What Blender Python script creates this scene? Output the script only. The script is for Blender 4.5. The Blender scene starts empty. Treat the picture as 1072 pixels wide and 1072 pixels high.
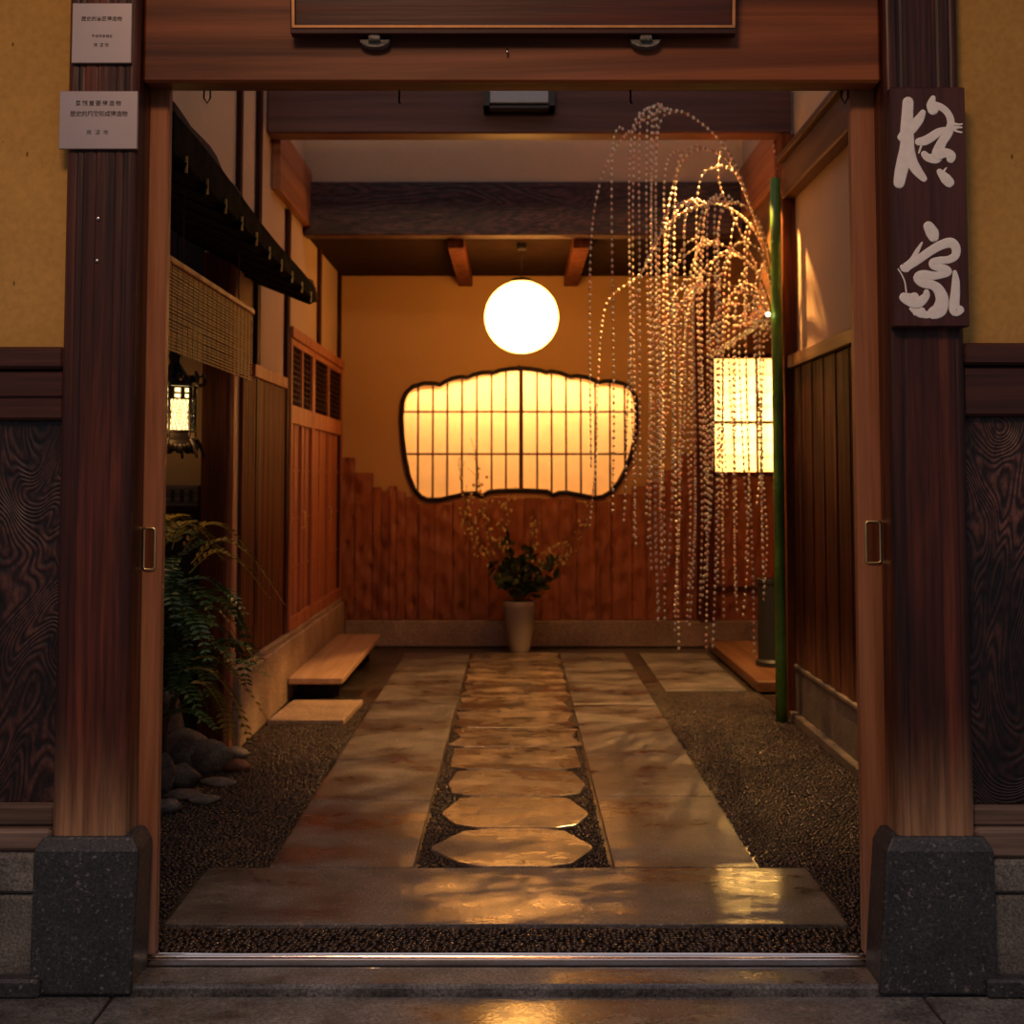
import bpy, math, random
import numpy as np
from mathutils import Vector, Matrix, Euler
R = random.Random(7)
PI = math.pi
scene = bpy.context.scene
col = scene.collection

# ------------------------------------------------------------------ camera
F = 1300.0; CX = 540.0; CY = 425.0; H = 1.131; PITCH = math.atan(77.0 / F)
cp, sp = math.cos(PITCH), math.sin(PITCH)
def ray(x, y):
    a = (x - CX) / F; b = (CY - y) / F
    return Vector((a, cp - b * sp, sp + b * cp))
def at(x, y, Y):                      # point on the vertical plane at depth Y
    d = ray(x, y); t = Y / d.y
    return (d.x * t, Y, H + d.z * t)
def fl(x, y, z=0.0):                  # point on a level plane
    d = ray(x, y); t = (z - H) / d.z
    return (d.x * t, d.y * t, z)
cam = bpy.data.cameras.new('camera'); camo = bpy.data.objects.new('camera', cam); col.objects.link(camo)
cam.sensor_width = 36; cam.lens = F / 1072 * 36
cam.shift_x = -(CX - 536) / 1072; cam.shift_y = -(536 - CY) / 1072
camo.location = (0, 0, H); camo.rotation_euler = (PI / 2 + PITCH, 0, 0)
cam.dof.use_dof = True; cam.dof.focus_distance = 3.1; cam.dof.aperture_fstop = 5.0
cam.clip_start = 0.05
scene.camera = camo

# ------------------------------------------------------------------ mesh builder
class MB:
    def __init__(s): s.v = []; s.f = []
    def add(s, vs, fs):
        n = len(s.v); s.v += [tuple(v) for v in vs]; s.f += [tuple(i + n for i in f) for f in fs]; return s
    def box(s, x0, x1, y0, y1, z0, z1, bev=0.0):
        x0, x1 = min(x0, x1), max(x0, x1)
        if bev <= 0:
            vs = [(x0,y0,z0),(x1,y0,z0),(x1,y1,z0),(x0,y1,z0),(x0,y0,z1),(x1,y0,z1),(x1,y1,z1),(x0,y1,z1)]
            return s.add(vs, [(0,3,2,1),(4,5,6,7),(0,1,5,4),(1,2,6,5),(2,3,7,6),(3,0,4,7)])
        b = min(bev, (x1-x0)*.45, (y1-y0)*.45, (z1-z0)*.45)
        vs = []; idx = {}
        for sx in (0, 1):
            for sy in (0, 1):
                for sz in (0, 1):
                    X = x1 if sx else x0; Y = y1 if sy else y0; Z = z1 if sz else z0
                    dx = -b if sx else b; dy = -b if sy else b; dz = -b if sz else b
                    for ax, p in enumerate(((X, Y+dy, Z+dz), (X+dx, Y, Z+dz), (X+dx, Y+dy, Z))):
                        idx[(sx,sy,sz,ax)] = len(vs); vs.append(p)
        I = idx; fs = []
        for a in (0, 1):
            q = [(a,0,0,0),(a,1,0,0),(a,1,1,0),(a,0,1,0)]; fs.append([I[k] for k in (q if a else q[::-1])])
            q = [(0,a,0,1),(0,a,1,1),(1,a,1,1),(1,a,0,1)]; fs.append([I[k] for k in (q if a else q[::-1])])
            q = [(0,0,a,2),(1,0,a,2),(1,1,a,2),(0,1,a,2)]; fs.append([I[k] for k in (q if a else q[::-1])])
        for a in (0, 1):
            for c in (0, 1):
                fs.append([I[(a,c,0,0)], I[(a,c,1,0)], I[(a,c,1,1)], I[(a,c,0,1)]])
                fs.append([I[(a,0,c,0)], I[(a,1,c,0)], I[(a,1,c,2)], I[(a,0,c,2)]])
                fs.append([I[(0,a,c,1)], I[(1,a,c,1)], I[(1,a,c,2)], I[(0,a,c,2)]])
        for a in (0,1):
            for c in (0,1):
                for e in (0,1): fs.append([I[(a,c,e,0)], I[(a,c,e,1)], I[(a,c,e,2)]])
        return s.add(vs, fs)
    def hexa(s, p):     # 8 free corners, order as box
        return s.add(p, [(0,3,2,1),(4,5,6,7),(0,1,5,4),(1,2,6,5),(2,3,7,6),(3,0,4,7)])
    def tube(s, pts, rad, n=8, cap=True, sy=1.0):
        pts = [Vector(p) for p in pts]
        if not hasattr(rad, '__len__'): rad = [rad] * len(pts)
        t0 = (pts[1] - pts[0]).normalized()
        up = Vector((0,0,1)) if abs(t0.z) < .9 else Vector((0,1,0))
        u = t0.cross(up).normalized(); vs = []; m = len(pts)
        for i, p in enumerate(pts):
            t = (pts[min(i+1,m-1)] - pts[max(i-1,0)])
            t = t.normalized() if t.length > 1e-9 else t0
            u = (u - t * u.dot(t)); u = u.normalized() if u.length > 1e-6 else t.orthogonal().normalized()
            w = t.cross(u)
            for k in range(n):
                a = 2*PI*k/n; o = (u*math.cos(a) + w*math.sin(a)) * rad[i]
                o.y *= sy; vs.append(p + o)
        fs = []
        for i in range(m-1):
            for k in range(n):
                a = i*n+k; b = i*n+(k+1)%n
                fs.append((a, b, b+n, a+n))
        if cap: fs.append(tuple(range(n))[::-1]); fs.append(tuple((m-1)*n+k for k in range(n)))
        return s.add(vs, fs)
    def lathe(s, cx, cy, prof, n=32, a0=0.0):
        vs = []; fs = []
        for r, z in prof:
            for k in range(n):
                a = a0 + 2*PI*k/n; vs.append((cx + r*math.cos(a), cy + r*math.sin(a), z))
        for i in range(len(prof)-1):
            for k in range(n):
                a = i*n+k; b = i*n+(k+1)%n; fs.append((a, b, b+n, a+n))
        fs.append(tuple(range(n))[::-1]); fs.append(tuple((len(prof)-1)*n+k for k in range(n)))
        return s.add(vs, fs)
    def ball(s, c, r, sx=1, sy=1, sz=1, nu=12, nv=8):
        vs = [(c[0], c[1], c[2]+r*sz)]; fs = []
        for i in range(1, nv):
            t = PI*i/nv
            for k in range(nu):
                a = 2*PI*k/nu
                vs.append((c[0]+r*sx*math.sin(t)*math.cos(a), c[1]+r*sy*math.sin(t)*math.sin(a), c[2]+r*sz*math.cos(t)))
        vs.append((c[0], c[1], c[2]-r*sz)); L = len(vs)-1
        for k in range(nu): fs.append((0, 1+k, 1+(k+1)%nu))
        for i in range(nv-2):
            for k in range(nu):
                a = 1+i*nu+k; b = 1+i*nu+(k+1)%nu; fs.append((a, a+nu, b+nu, b))
        for k in range(nu): fs.append((L, 1+(nv-2)*nu+(k+1)%nu, 1+(nv-2)*nu+k))
        return s.add(vs, fs)
    def prism(s, poly, axis, a, b):     # poly in the two other axes (convex or mildly concave)
        def mk(p, t):
            if axis == 'z': return (p[0], p[1], t)
            if axis == 'y': return (p[0], t, p[1])
            return (t, p[0], p[1])
        n = len(poly); vs = [mk(p, a) for p in poly] + [mk(p, b) for p in poly]
        fs = [tuple(range(n)), tuple(range(n, 2*n))[::-1]] + [(i, i+n, (i+1)%n+n, (i+1)%n) for i in range(n)]
        return s.add(vs, fs)
    def build(s, name, mat, parent=None, smooth=False, bevel=0.0, fixn=True):
        me = bpy.data.meshes.new(name); me.from_pydata(s.v, [], s.f)
        o = bpy.data.objects.new(name, me); col.objects.link(o)
        if fixn:
            import bmesh
            bm = bmesh.new(); bm.from_mesh(me); bmesh.ops.recalc_face_normals(bm, faces=bm.faces); bm.to_mesh(me); bm.free()
        me.update()
        if mat: me.materials.append(mat)
        if smooth: me.polygons.foreach_set('use_smooth', [True]*len(me.polygons))
        if bevel > 0:
            m = o.modifiers.new('b', 'BEVEL'); m.width = bevel; m.segments = 2; m.limit_method = 'ANGLE'
        if parent is not None:
            o.parent = parent; o.matrix_parent_inverse = Matrix.Translation(parent.location).inverted()
        return o
def tag(o, label, cat, group=None, kind=None):
    o['label'] = label; o['category'] = cat
    if group: o['group'] = group
    if kind: o['kind'] = kind
    return o
def empty(name, loc, label, cat, group=None):
    o = bpy.data.objects.new(name, None); col.objects.link(o); o.location = loc
    o.empty_display_size = .05
    return tag(o, label, cat, group)
def struct(o): o['kind'] = 'structure'; return o
def lab(o, l): o['label'] = l; return o
def plate(name, outer, holes, y0, y1, mat, parent=None):
    """vertical slab in XZ with holes, via a filled 2D curve"""
    cu = bpy.data.curves.new(name, 'CURVE'); cu.dimensions = '2D'; cu.fill_mode = 'BOTH'; cu.extrude = (y1-y0)/2
    for poly in [outer] + holes:
        sp_ = cu.splines.new('POLY'); sp_.points.add(len(poly)-1)
        for i, p in enumerate(poly): sp_.points[i].co = (p[0], p[1], 0, 1)
        sp_.use_cyclic_u = True
    t = bpy.data.objects.new('t', cu); col.objects.link(t)
    dg = bpy.context.evaluated_depsgraph_get()
    me = bpy.data.meshes.new_from_object(t.evaluated_get(dg)); bpy.data.objects.remove(t)
    me.transform(Matrix.Translation((0, (y0+y1)/2, 0)) @ Matrix.Rotation(PI/2, 4, 'X'))
    me.name = name; me.materials.clear(); me.materials.append(mat)
    o = bpy.data.objects.new(name, me); col.objects.link(o)
    if parent: o.parent = parent; o.matrix_parent_inverse = Matrix.Translation(parent.location).inverted()
    return o

# ------------------------------------------------------------------ materials
def newmat(name):
    m = bpy.data.materials.new(name); m.use_nodes = True
    nt = m.node_tree; nt.nodes.clear()
    out = nt.nodes.new('ShaderNodeOutputMaterial'); b = nt.nodes.new('ShaderNodeBsdfPrincipled')
    nt.links.new(b.outputs[0], out.inputs[0])
    return m, nt, b, out
def N(nt, t, **k):
    n = nt.nodes.new(t)
    for a, v in k.items():
        if a in ('inputs',):
            for i, w in v.items(): n.inputs[i].default_value = w
        else: setattr(n, a, v)
    return n
def ramp(nt, stops, src):
    r = nt.nodes.new('ShaderNodeValToRGB'); e = r.color_ramp.elements
    while len(e) < len(stops): e.new(.5)
    for i, (p, c) in enumerate(stops):
        e[i].position = p; e[i].color = (c[0], c[1], c[2], 1) if hasattr(c, '__len__') else (c, c, c, 1)
    nt.links.new(src, r.inputs[0]); return r
def coords(nt, scale, rot=(0,0,0)):
    tc = N(nt, 'ShaderNodeTexCoord'); mp = N(nt, 'ShaderNodeMapping')
    mp.inputs['Scale'].default_value = scale; mp.inputs['Rotation'].default_value = rot
    nt.links.new(tc.outputs['Object'], mp.inputs['Vector']); return mp.outputs[0], tc
def noise(nt, vec, sc, det=4, rough=.55, dist=0):
    n = N(nt, 'ShaderNodeTexNoise'); n.inputs['Scale'].default_value = sc; n.inputs['Detail'].default_value = det
    n.inputs['Roughness'].default_value = rough; n.inputs['Distortion'].default_value = dist
    nt.links.new(vec, n.inputs['Vector']); return n.outputs[0]
def bump(nt, b, h, strength=.3, dist=.01):
    n = N(nt, 'ShaderNodeBump'); n.inputs['Strength'].default_value = strength; n.inputs['Distance'].default_value = dist
    nt.links.new(h, n.inputs['Height']); nt.links.new(n.outputs[0], b.inputs['Normal']); return n
def mix(nt, fac, a, c, mode='MIX'):
    m = N(nt, 'ShaderNodeMix', data_type='RGBA', blend_type=mode)
    for k, v in ((0, fac), (6, a), (7, c)):
        if hasattr(v, 'is_linked') or hasattr(v, 'links'): nt.links.new(v, m.inputs[k])
        elif hasattr(v, '__len__'): m.inputs[k].default_value = (*v[:3], 1)
        else: m.inputs[k].default_value = v
    return m.outputs[2]
def wood(name, dark, mid, light, axis='z', sc=22, rough=.5, bs=.35, weather=None, swirl=False, spec=.4, streak=True):
    m, nt, b, out = newmat(name)
    k = .045 if not swirl else 1
    S = {'z': (1, 1, k), 'x': (k, 1, 1), 'y': (1, k, 1)}[axis]
    v, tc = coords(nt, S)
    if swirl:
        v, tc = coords(nt, (1, .6, .42))
        w = N(nt, 'ShaderNodeTexWave', wave_type='RINGS'); w.inputs['Scale'].default_value = sc
        w.inputs['Distortion'].default_value = 9; w.inputs['Detail'].default_value = 3; w.inputs['Detail Scale'].default_value = 1.3
        nt.links.new(v, w.inputs['Vector']); n1 = w.outputs[1]
    else: n1 = noise(nt, v, sc, 6, .62, .6)
    n2 = noise(nt, v, sc*4.3, 3, .6)
    c1 = ramp(nt, [(.3, dark), (.5, mid), (.72, light)], n1)
    c2 = ramp(nt, [(.35, .55), (.62, 1.15)], n2)
    c = mix(nt, .75 if streak else .3, c1.outputs[0], c2.outputs[0], 'MULTIPLY')
    if weather:
        z0, z1, wc = weather
        sx = N(nt, 'ShaderNodeSeparateXYZ'); nt.links.new(tc.outputs['Object'], sx.inputs[0])
        mr = N(nt, 'ShaderNodeMapRange'); mr.inputs[1].default_value = z0; mr.inputs[2].default_value = z1
        mr.inputs[3].default_value = .95; mr.inputs[4].default_value = 0
        nt.links.new(sx.outputs[2], mr.inputs[0])
        vv, _ = coords(nt, (1, 1, .07)); n3 = noise(nt, vv, 30, 5, .6)
        ma = N(nt, 'ShaderNodeMath', operation='MULTIPLY_ADD'); nt.links.new(n3, ma.inputs[0]); ma.inputs[1].default_value = 1.9; ma.inputs[2].default_value = -.95
        ad = N(nt, 'ShaderNodeMath', operation='ADD', use_clamp=True); nt.links.new(mr.outputs[0], ad.inputs[0]); nt.links.new(ma.outputs[0], ad.inputs[1])
        mu = N(nt, 'ShaderNodeMath', operation='MULTIPLY', use_clamp=True); nt.links.new(ad.outputs[0], mu.inputs[0]); nt.links.new(mr.outputs[0], mu.inputs[1])
        wcol = mix(nt, .8, wc, c2.outputs[0], 'MULTIPLY')
        c = mix(nt, mu.outputs[0], c, wcol)
    nt.links.new(c, b.inputs['Base Color'])
    rr = ramp(nt, [(.3, rough+.12), (.7, rough-.1)], n1); nt.links.new(rr.outputs[0], b.inputs['Roughness'])
    b.inputs['Specular IOR Level'].default_value = spec
    bump(nt, b, mix(nt, .5, n1, n2), bs, .004)
    return m
def plaster(name, c, var=.12, sc=60, holes=True):
    m, nt, b, out = newmat(name); v, tc = coords(nt, (1,1,1))
    n = noise(nt, v, sc, 5, .6); n2 = noise(nt, v, 2.5, 3)
    d = tuple(x*(1-var) for x in c); l = tuple(min(1, x*(1+var)) for x in c)
    cc = mix(nt, .5, ramp(nt, [(.35, d), (.65, l)], n).outputs[0], ramp(nt, [(.35, d), (.65, l)], n2).outputs[0])
    if holes:
        vo = N(nt, 'ShaderNodeTexVoronoi'); vo.inputs['Scale'].default_value = 26; vo.inputs['Randomness'].default_value = 1
        v3, _ = coords(nt, (1, 1, .45)); nt.links.new(v3, vo.inputs['Vector'])
        hm = ramp(nt, [(.06, 1), (.10, 0)], vo.outputs['Distance'])
        sel = ramp(nt, [(.50, 0), (.52, 1)], noise(nt, v, 9, 2))
        mm = N(nt, 'ShaderNodeMath', operation='MULTIPLY'); nt.links.new(hm.outputs[0], mm.inputs[0]); nt.links.new(sel.outputs[0], mm.inputs[1])
        cc = mix(nt, mm.outputs[0], cc, tuple(x*.35 for x in c))
    nt.links.new(cc, b.inputs['Base Color']); b.inputs['Roughness'].default_value = .9; b.inputs['Specular IOR Level'].default_value = .15
    bump(nt, b, n, .12, .003); return m
def stone(name, dark, light, speck=(.5,.5,.5), sc=9, rough=.7, wet=None, bs=.4, spamt=.6):
    m, nt, b, out = newmat(name); v, tc = coords(nt, (1,1,1))
    n = noise(nt, v, sc, 6, .62); n2 = noise(nt, v, 150, 3, .75); n3 = noise(nt, v, 90, 3, .6)
    c = ramp(nt, [(.35, dark), (.65, light)], n).outputs[0]
    c = mix(nt, .8, c, ramp(nt, [(.36, .3), (.66, 1.7)], n2).outputs[0], 'MULTIPLY')
    sm = ramp(nt, [(.60, 0), (.70, spamt)], n3)
    c = mix(nt, sm.outputs[0], c, speck)
    if wet:                                   # wet film lies in shapes of its own: darker, smoother patches
        dry_r, wet_r, wc, lo, hi, dk = wet
        v2, _ = coords(nt, (.55, 1, 1))
        wn = noise(nt, v2, wc, 8, .74, .15)
        w = ramp(nt, [(lo, 0), (hi, 1)], wn)
        c = mix(nt, w.outputs[0], c, mix(nt, 1, c, (dk, dk, dk), 'MULTIPLY'))
        rg = N(nt, 'ShaderNodeMapRange'); rg.inputs[3].default_value = dry_r; rg.inputs[4].default_value = wet_r
        nt.links.new(w.outputs[0], rg.inputs[0]); nt.links.new(rg.outputs[0], b.inputs['Roughness'])
        bp = bump(nt, b, mix(nt, .5, n2, n3), bs, .002)
        sr = N(nt, 'ShaderNodeMapRange'); sr.inputs[3].default_value = bs; sr.inputs[4].default_value = bs*.22
        nt.links.new(w.outputs[0], sr.inputs[0]); nt.links.new(sr.outputs[0], bp.inputs['Strength'])
        b.inputs['Specular IOR Level'].default_value = .5
        b.inputs['Coat IOR'].default_value = 1.38; b.inputs['Coat Roughness'].default_value = .07
        nt.links.new(w.outputs[0], b.inputs['Coat Weight'])
        cb = N(nt, 'ShaderNodeBump'); cb.inputs['Strength'].default_value = .10; cb.inputs['Distance'].default_value = .004
        nt.links.new(mix(nt, .5, n3, n), cb.inputs['Height']); nt.links.new(cb.outputs[0], b.inputs['Coat Normal'])
    else:
        b.inputs['Roughness'].default_value = rough; bump(nt, b, mix(nt, .5, n, n2), bs, .004)
    nt.links.new(c, b.inputs['Base Color']); return m
def plain(name, c, rough=.5, metal=0, spec=.5, var=.15, sc=30, bs=.1):
    m, nt, b, out = newmat(name); v, tc = coords(nt, (1,1,1)); n = noise(nt, v, sc, 4)
    cc = ramp(nt, [(.3, tuple(x*(1-var) for x in c)), (.7, tuple(min(1, x*(1+var)) for x in c))], n)
    nt.links.new(cc.outputs[0], b.inputs['Base Color']); b.inputs['Roughness'].default_value = rough
    b.inputs['Metallic'].default_value = metal; b.inputs['Specular IOR Level'].default_value = spec
    if bs: bump(nt, b, n, bs, .002)
    return m
def emis(name, c, s):
    m = bpy.data.materials.new(name); m.use_nodes = True; nt = m.node_tree; nt.nodes.clear()
    o = nt.nodes.new('ShaderNodeOutputMaterial'); e = nt.nodes.new('ShaderNodeEmission')
    e.inputs[0].default_value = (*c, 1); e.inputs[1].default_value = s; nt.links.new(e.outputs[0], o.inputs[0]); return m
def paper(name, c):
    m = bpy.data.materials.new(name); m.use_nodes = True; nt = m.node_tree; nt.nodes.clear()
    o = nt.nodes.new('ShaderNodeOutputMaterial'); t = nt.nodes.new('ShaderNodeBsdfTranslucent'); d = nt.nodes.new('ShaderNodeBsdfDiffuse')
    mx = nt.nodes.new('ShaderNodeMixShader'); mx.inputs[0].default_value = .4
    v, tc = coords(nt, (1,1,1)); n = noise(nt, v, 14, 5)
    r = ramp(nt, [(.3, tuple(x*.93 for x in c)), (.7, c)], n)
    nt.links.new(r.outputs[0], t.inputs[0]); nt.links.new(r.outputs[0], d.inputs[0])
    nt.links.new(t.outputs[0], mx.inputs[1]); nt.links.new(d.outputs[0], mx.inputs[2]); nt.links.new(mx.outputs[0], o.inputs[0]); return m

def burl(name, dark, mid, light, S, sc, rings, bs=.7):
    """figured grain: contour lines of a stretched noise field, paler in broad flecks"""
    m, nt, b, out = newmat(name); v, tc = coords(nt, S)
    n1 = noise(nt, v, sc, 2, .5, .9)
    mu = N(nt, 'ShaderNodeMath', operation='MULTIPLY'); nt.links.new(n1, mu.inputs[0]); mu.inputs[1].default_value = rings*6.28
    si = N(nt, 'ShaderNodeMath', operation='SINE'); nt.links.new(mu.outputs[0], si.inputs[0])
    ha = N(nt, 'ShaderNodeMath', operation='MULTIPLY_ADD'); nt.links.new(si.outputs[0], ha.inputs[0]); ha.inputs[1].default_value = .5; ha.inputs[2].default_value = .5
    c1 = ramp(nt, [(.1, dark), (.9, mid)], ha.outputs[0]); c2 = ramp(nt, [(.1, mid), (.9, light)], ha.outputs[0])
    n2 = noise(nt, v, sc*.8, 3, .6); mk_ = ramp(nt, [(.48, 0), (.68, 1)], n2)
    n3 = noise(nt, v, sc*22, 3, .6)
    c = mix(nt, mk_.outputs[0], c1.outputs[0], c2.outputs[0]); c = mix(nt, .9, c, ramp(nt, [(.35, .25), (.65, 1.5)], n3).outputs[0], 'MULTIPLY')
    nt.links.new(c, b.inputs['Base Color']); b.inputs['Roughness'].default_value = .42; b.inputs['Specular IOR Level'].default_value = .5
    bump(nt, b, mix(nt, .35, ha.outputs[0], n3), bs, .004); return m
M = {}
M['post'] = wood('post_wood', (.009,.004,.004), (.066,.015,.009), (.20,.048,.022), 'z', 19, .42, .8, weather=(.30, .62, (.46,.25,.13)))
M['lintel'] = wood('lintel_wood', (.055,.012,.003), (.22,.052,.010), (.50,.15,.034), 'x', 8, .5, .25, streak=False)
M['stile'] = wood('stile_wood', (.26,.085,.03), (.38,.14,.06), (.48,.21,.10), 'z', 20, .55, .3, weather=(-.2, .5, (.36,.29,.26)), streak=False)
M['beamd'] = wood('dark_beam_wood', (.07,.024,.020), (.12,.042,.036), (.17,.062,.052), 'x', 6, .5, .2)
M['beamf'] = burl('figured_beam_wood', (.035,.013,.012), (.065,.025,.022), (.13,.055,.045), (.22, 1, 1), 4, 22, .4)
M['beamy'] = wood('side_beam_wood', (.20,.06,.022), (.30,.10,.036), (.38,.145,.055), 'y', 9, .5, .2, streak=False)
M['beamyd'] = wood('side_beam_brown', (.09,.035,.014), (.14,.058,.024), (.20,.085,.035), 'y', 9, .5, .2, streak=False)
M['burl'] = burl('burl_wood', (.010,.004,.003), (.03,.010,.007), (.16,.06,.042), (1, .5, .5), 3.4, 62, .5)
M['railx'] = wood('rail_wood', (.03,.010,.007), (.07,.021,.014), (.12,.038,.024), 'x', 14, .5, .4)
M['railw'] = wood('rail_weathered', (.08,.045,.03), (.18,.115,.085), (.30,.21,.165), 'x', 16, .75, .5)
M['board'] = wood('board_wood', (.018,.006,.005), (.045,.012,.009), (.09,.024,.016), 'z', 24, .5, .4, weather=(.22, .62, (.24,.10,.05)), spec=.06)
M['boardl'] = wood('board_left_wood', (.08,.022,.009), (.14,.038,.015), (.21,.062,.024), 'z', 18, .6, .3, spec=.1)
M['door'] = wood('door_wood', (.32,.095,.038), (.44,.14,.060), (.54,.185,.08), 'z', 16, .5, .2, streak=False)
M['tread'] = wood('pale_step_wood', (.42,.24,.14), (.52,.31,.19), (.60,.38,.25), 'y', 9, .5, .15, streak=False)
M['wains'] = wood('wainscot_wood', (.26,.070,.022), (.38,.11,.036), (.47,.145,.05), 'z', 10, .5, .2, streak=False)
M['dark'] = wood('dark_wood', (.010,.005,.004), (.020,.008,.006), (.034,.014,.009), 'z', 14, .6, .3)
M['darky'] = wood('rafter_wood', (.005,.0035,.003), (.009,.006,.0045), (.014,.009,.006), 'x', 14, .85, .3, spec=.03)
M['soffit'] = plain('soffit_wood', (.03,.014,.008), .85, 0, .08, .3, 12, .1)
M['pl_out'] = plaster('street_plaster', (.54,.30,.085), .16)
M['pl_in'] = plaster('inner_plaster', (.56,.38,.24), .05, holes=False)
M['pl_back'] = plaster('back_plaster', (.62,.36,.15), .05, holes=False)
M['base'] = stone('post_stone', (.026,.026,.030), (.048,.046,.052), (.42,.38,.35), 7, .5, bs=.6, spamt=.38)
M['found'] = stone('foundation_stone', (.10,.09,.08), (.20,.18,.155), (.34,.31,.27), 8, .8)
M['kerb'] = stone('wall_base_stone', (.32,.21,.13), (.48,.33,.22), (.46,.34,.25), 4, .75)
M['pbase'] = stone('passage_base_stone', (.11,.085,.072), (.20,.155,.13), (.26,.21,.18), 5, .75)
M['slab'] = stone('slab_stone', (.085,.072,.067), (.185,.158,.15), (.52,.45,.41), 7, wet=(.5, .25, 3.2, .45, .60, .52), bs=.8)
M['slabc'] = stone('lens_stone', (.13,.088,.06), (.31,.215,.15), (.46,.35,.26), 8, wet=(.5, .25, 5, .42, .54, .55), bs=.8)
M['street'] = stone('street_stone', (.10,.092,.09), (.21,.195,.19), (.34,.32,.31), 7, wet=(.5, .25, 2.8, .45, .56, .55), bs=.8)
M['mortar'] = stone('mortar_bed', (.03,.022,.018), (.055,.04,.032), (.1,.08,.06), 20, wet=(.6, .3, 3, .4, .6, .6))
M['pebble'] = plain('wet_pebble', (.034,.018,.012), .18, 0, .55, .8, 45, .1)
M['rock'] = stone('rock_grey', (.10,.075,.058), (.26,.21,.175), (.3,.25,.2), 14, .7)
M['rockr'] = stone('rock_red', (.16,.055,.03), (.25,.10,.06), (.28,.14,.1), 14, .7)
M['steel'] = plain('rail_steel', (.98,.90,.87), .16, 1, .5, .04)
M['brass'] = plain('pull_brass', (.95,.70,.32), .28, 1, .5, .1)
M['iron'] = plain('black_iron', (.02,.018,.016), .45, .7, .5, .2)
M['lantm'] = plain('lantern_metal', (.022,.016,.012), .4, .6, .5, .3)
M['plate1'] = plain('plaque_metal', (.60,.47,.43), .32, .8, .5, .06, 4, .02)
M['ink'] = plain('engraved_ink', (.035,.02,.018), .6)
M['paint'] = plain('white_paint', (.96,.90,.87), .5, 0, .3, .06, 60, .2)
M['signw'] = wood('sign_wood', (.045,.013,.011), (.075,.022,.018), (.11,.034,.026), 'z', 14, .42, .3)
M['plaqd'] = wood('plaque_panel', (.03,.010,.008), (.065,.016,.010), (.18,.035,.012), 'x', 9, .35, .3)
M['gold'] = plain('gilt_edge', (.60,.27,.10), .4, .3, .5, .15)
M['thatch'] = plain('bark_thatch', (.085,.048,.026), .9, 0, .04, .6, 70, .9)
M['reed'] = plain('reed', (.97,.50,.13), .5, 0, .4, .35, 40, .1)
M['string'] = plain('string', (.05,.03,.02), .8)
M['bamboo'] = plain('green_bamboo', (.09,.20,.025), .3, 0, .5, .35, 10, .05)
M['leafd'] = plain('fern_leaf', (.10,.19,.055), .32, 0, .5, .5, 9, .1)
M['leafy'] = plain('fern_leaf_yellow', (.50,.36,.06), .4, 0, .5, .4, 9, .1)
M['stem'] = plain('stem', (.09,.05,.03), .7)
M['camel'] = plain('camellia_leaf', (.045,.065,.016), .3, 0, .5, .4, 20, .1)
M['bloss'] = plain('blossom', (.62,.42,.14), .5, 0, .3, .2, 20, .05)
M['vase'] = plain('vase_glaze', (.26,.20,.17), .45, 0, .5, .08, 5, .05)
M['black'] = plain('black_lacquer', (.012,.012,.014), .5)
M['bead'] = plain('rice_bead_white', (.90,.80,.64), .45, 0, .4, .05)
M['beadp'] = plain('rice_bead_pink', (.90,.52,.42), .45, 0, .4, .05)
M['twig'] = plain('willow_twig', (.30,.17,.07), .6)
M['paper'] = paper('shoji_paper', (.90,.80,.62))
M['white'] = plain('lightbox_white', (.30,.27,.22), .9, 0, .1, .02)
M['ball'] = emis('lamp_globe', (1, .43, .085), 12)
M['lglow'] = emis('lantern_glow', (1, .68, .25), 3.6)
M['tubeg'] = plain('lamp_glass', (.42,.43,.46), .15, 0, .6, .03, 5, 0)

# naguri (adzed) relief for the wainscot boards
def chipped(m):
    nt = m.node_tree; b = [n for n in nt.nodes if n.type == 'BSDF_PRINCIPLED'][0]
    v, tc = coords(nt, (1, 1, .55), (0, .25, 0))
    vo = N(nt, 'ShaderNodeTexVoronoi', feature='SMOOTH_F1'); vo.inputs['Scale'].default_value = 15
    nt.links.new(v, vo.inputs['Vector'])
    bp = N(nt, 'ShaderNodeBump'); bp.inputs['Strength'].default_value = 1; bp.inputs['Distance'].default_value = .05
    nt.links.new(vo.outputs['Distance'], bp.inputs['Height']); nt.links.new(bp.outputs[0], b.inputs['Normal'])
chipped(M['wains'])

# ------------------------------------------------------------------ the setting: ground
XL, XR, YB, YM = -1.22, 1.33, 8.6, 6.03
m = MB(); m.box(-2.1, 2.3, 3.0, 8.75, -.15, -.012)
struct(m.build('floor', M['mortar']))
def street(x0, x1, lbl, skew=0):
    m = MB(); m.hexa([(x0-.0,-2,-.15),(x1,-2,-.15),(x1,2.87,-.15),(x0,2.87,-.15),(x0,-2,-.03),(x1,-2,-.03),(x1,2.87,-.03),(x0,2.87,-.03)])
    return tag(m.build('street_slab', M['street'], bevel=.006), lbl, 'paving slab')
street(-.905, .915, 'wide wet grey street slab in front of the doorway sill')
street(-3.2, -.911, 'grey street slab below the left gate post base')
street(.921, 3.2, 'grey street slab below the right gate post base')
m = MB(); m.prism([(-.93, 2.885), (.945, 2.885), (.90, 2.995), (-.895, 2.995)], 'z', -.06, -.012)
tag(m.build('sill_stone', M['street'], bevel=.008), 'long pale threshold stone under the steel door rail', 'sill')
m = MB(); m.box(-.90, .895, 3.012, 3.046, -.03, -.005)
m.tube([(-.895, 3.028, .001), (.893, 3.028, .001)], .0052, 12)
tag(m.build('door_track', M['steel'], smooth=False), 'shiny steel sliding door rail across the threshold', 'rail')

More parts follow.
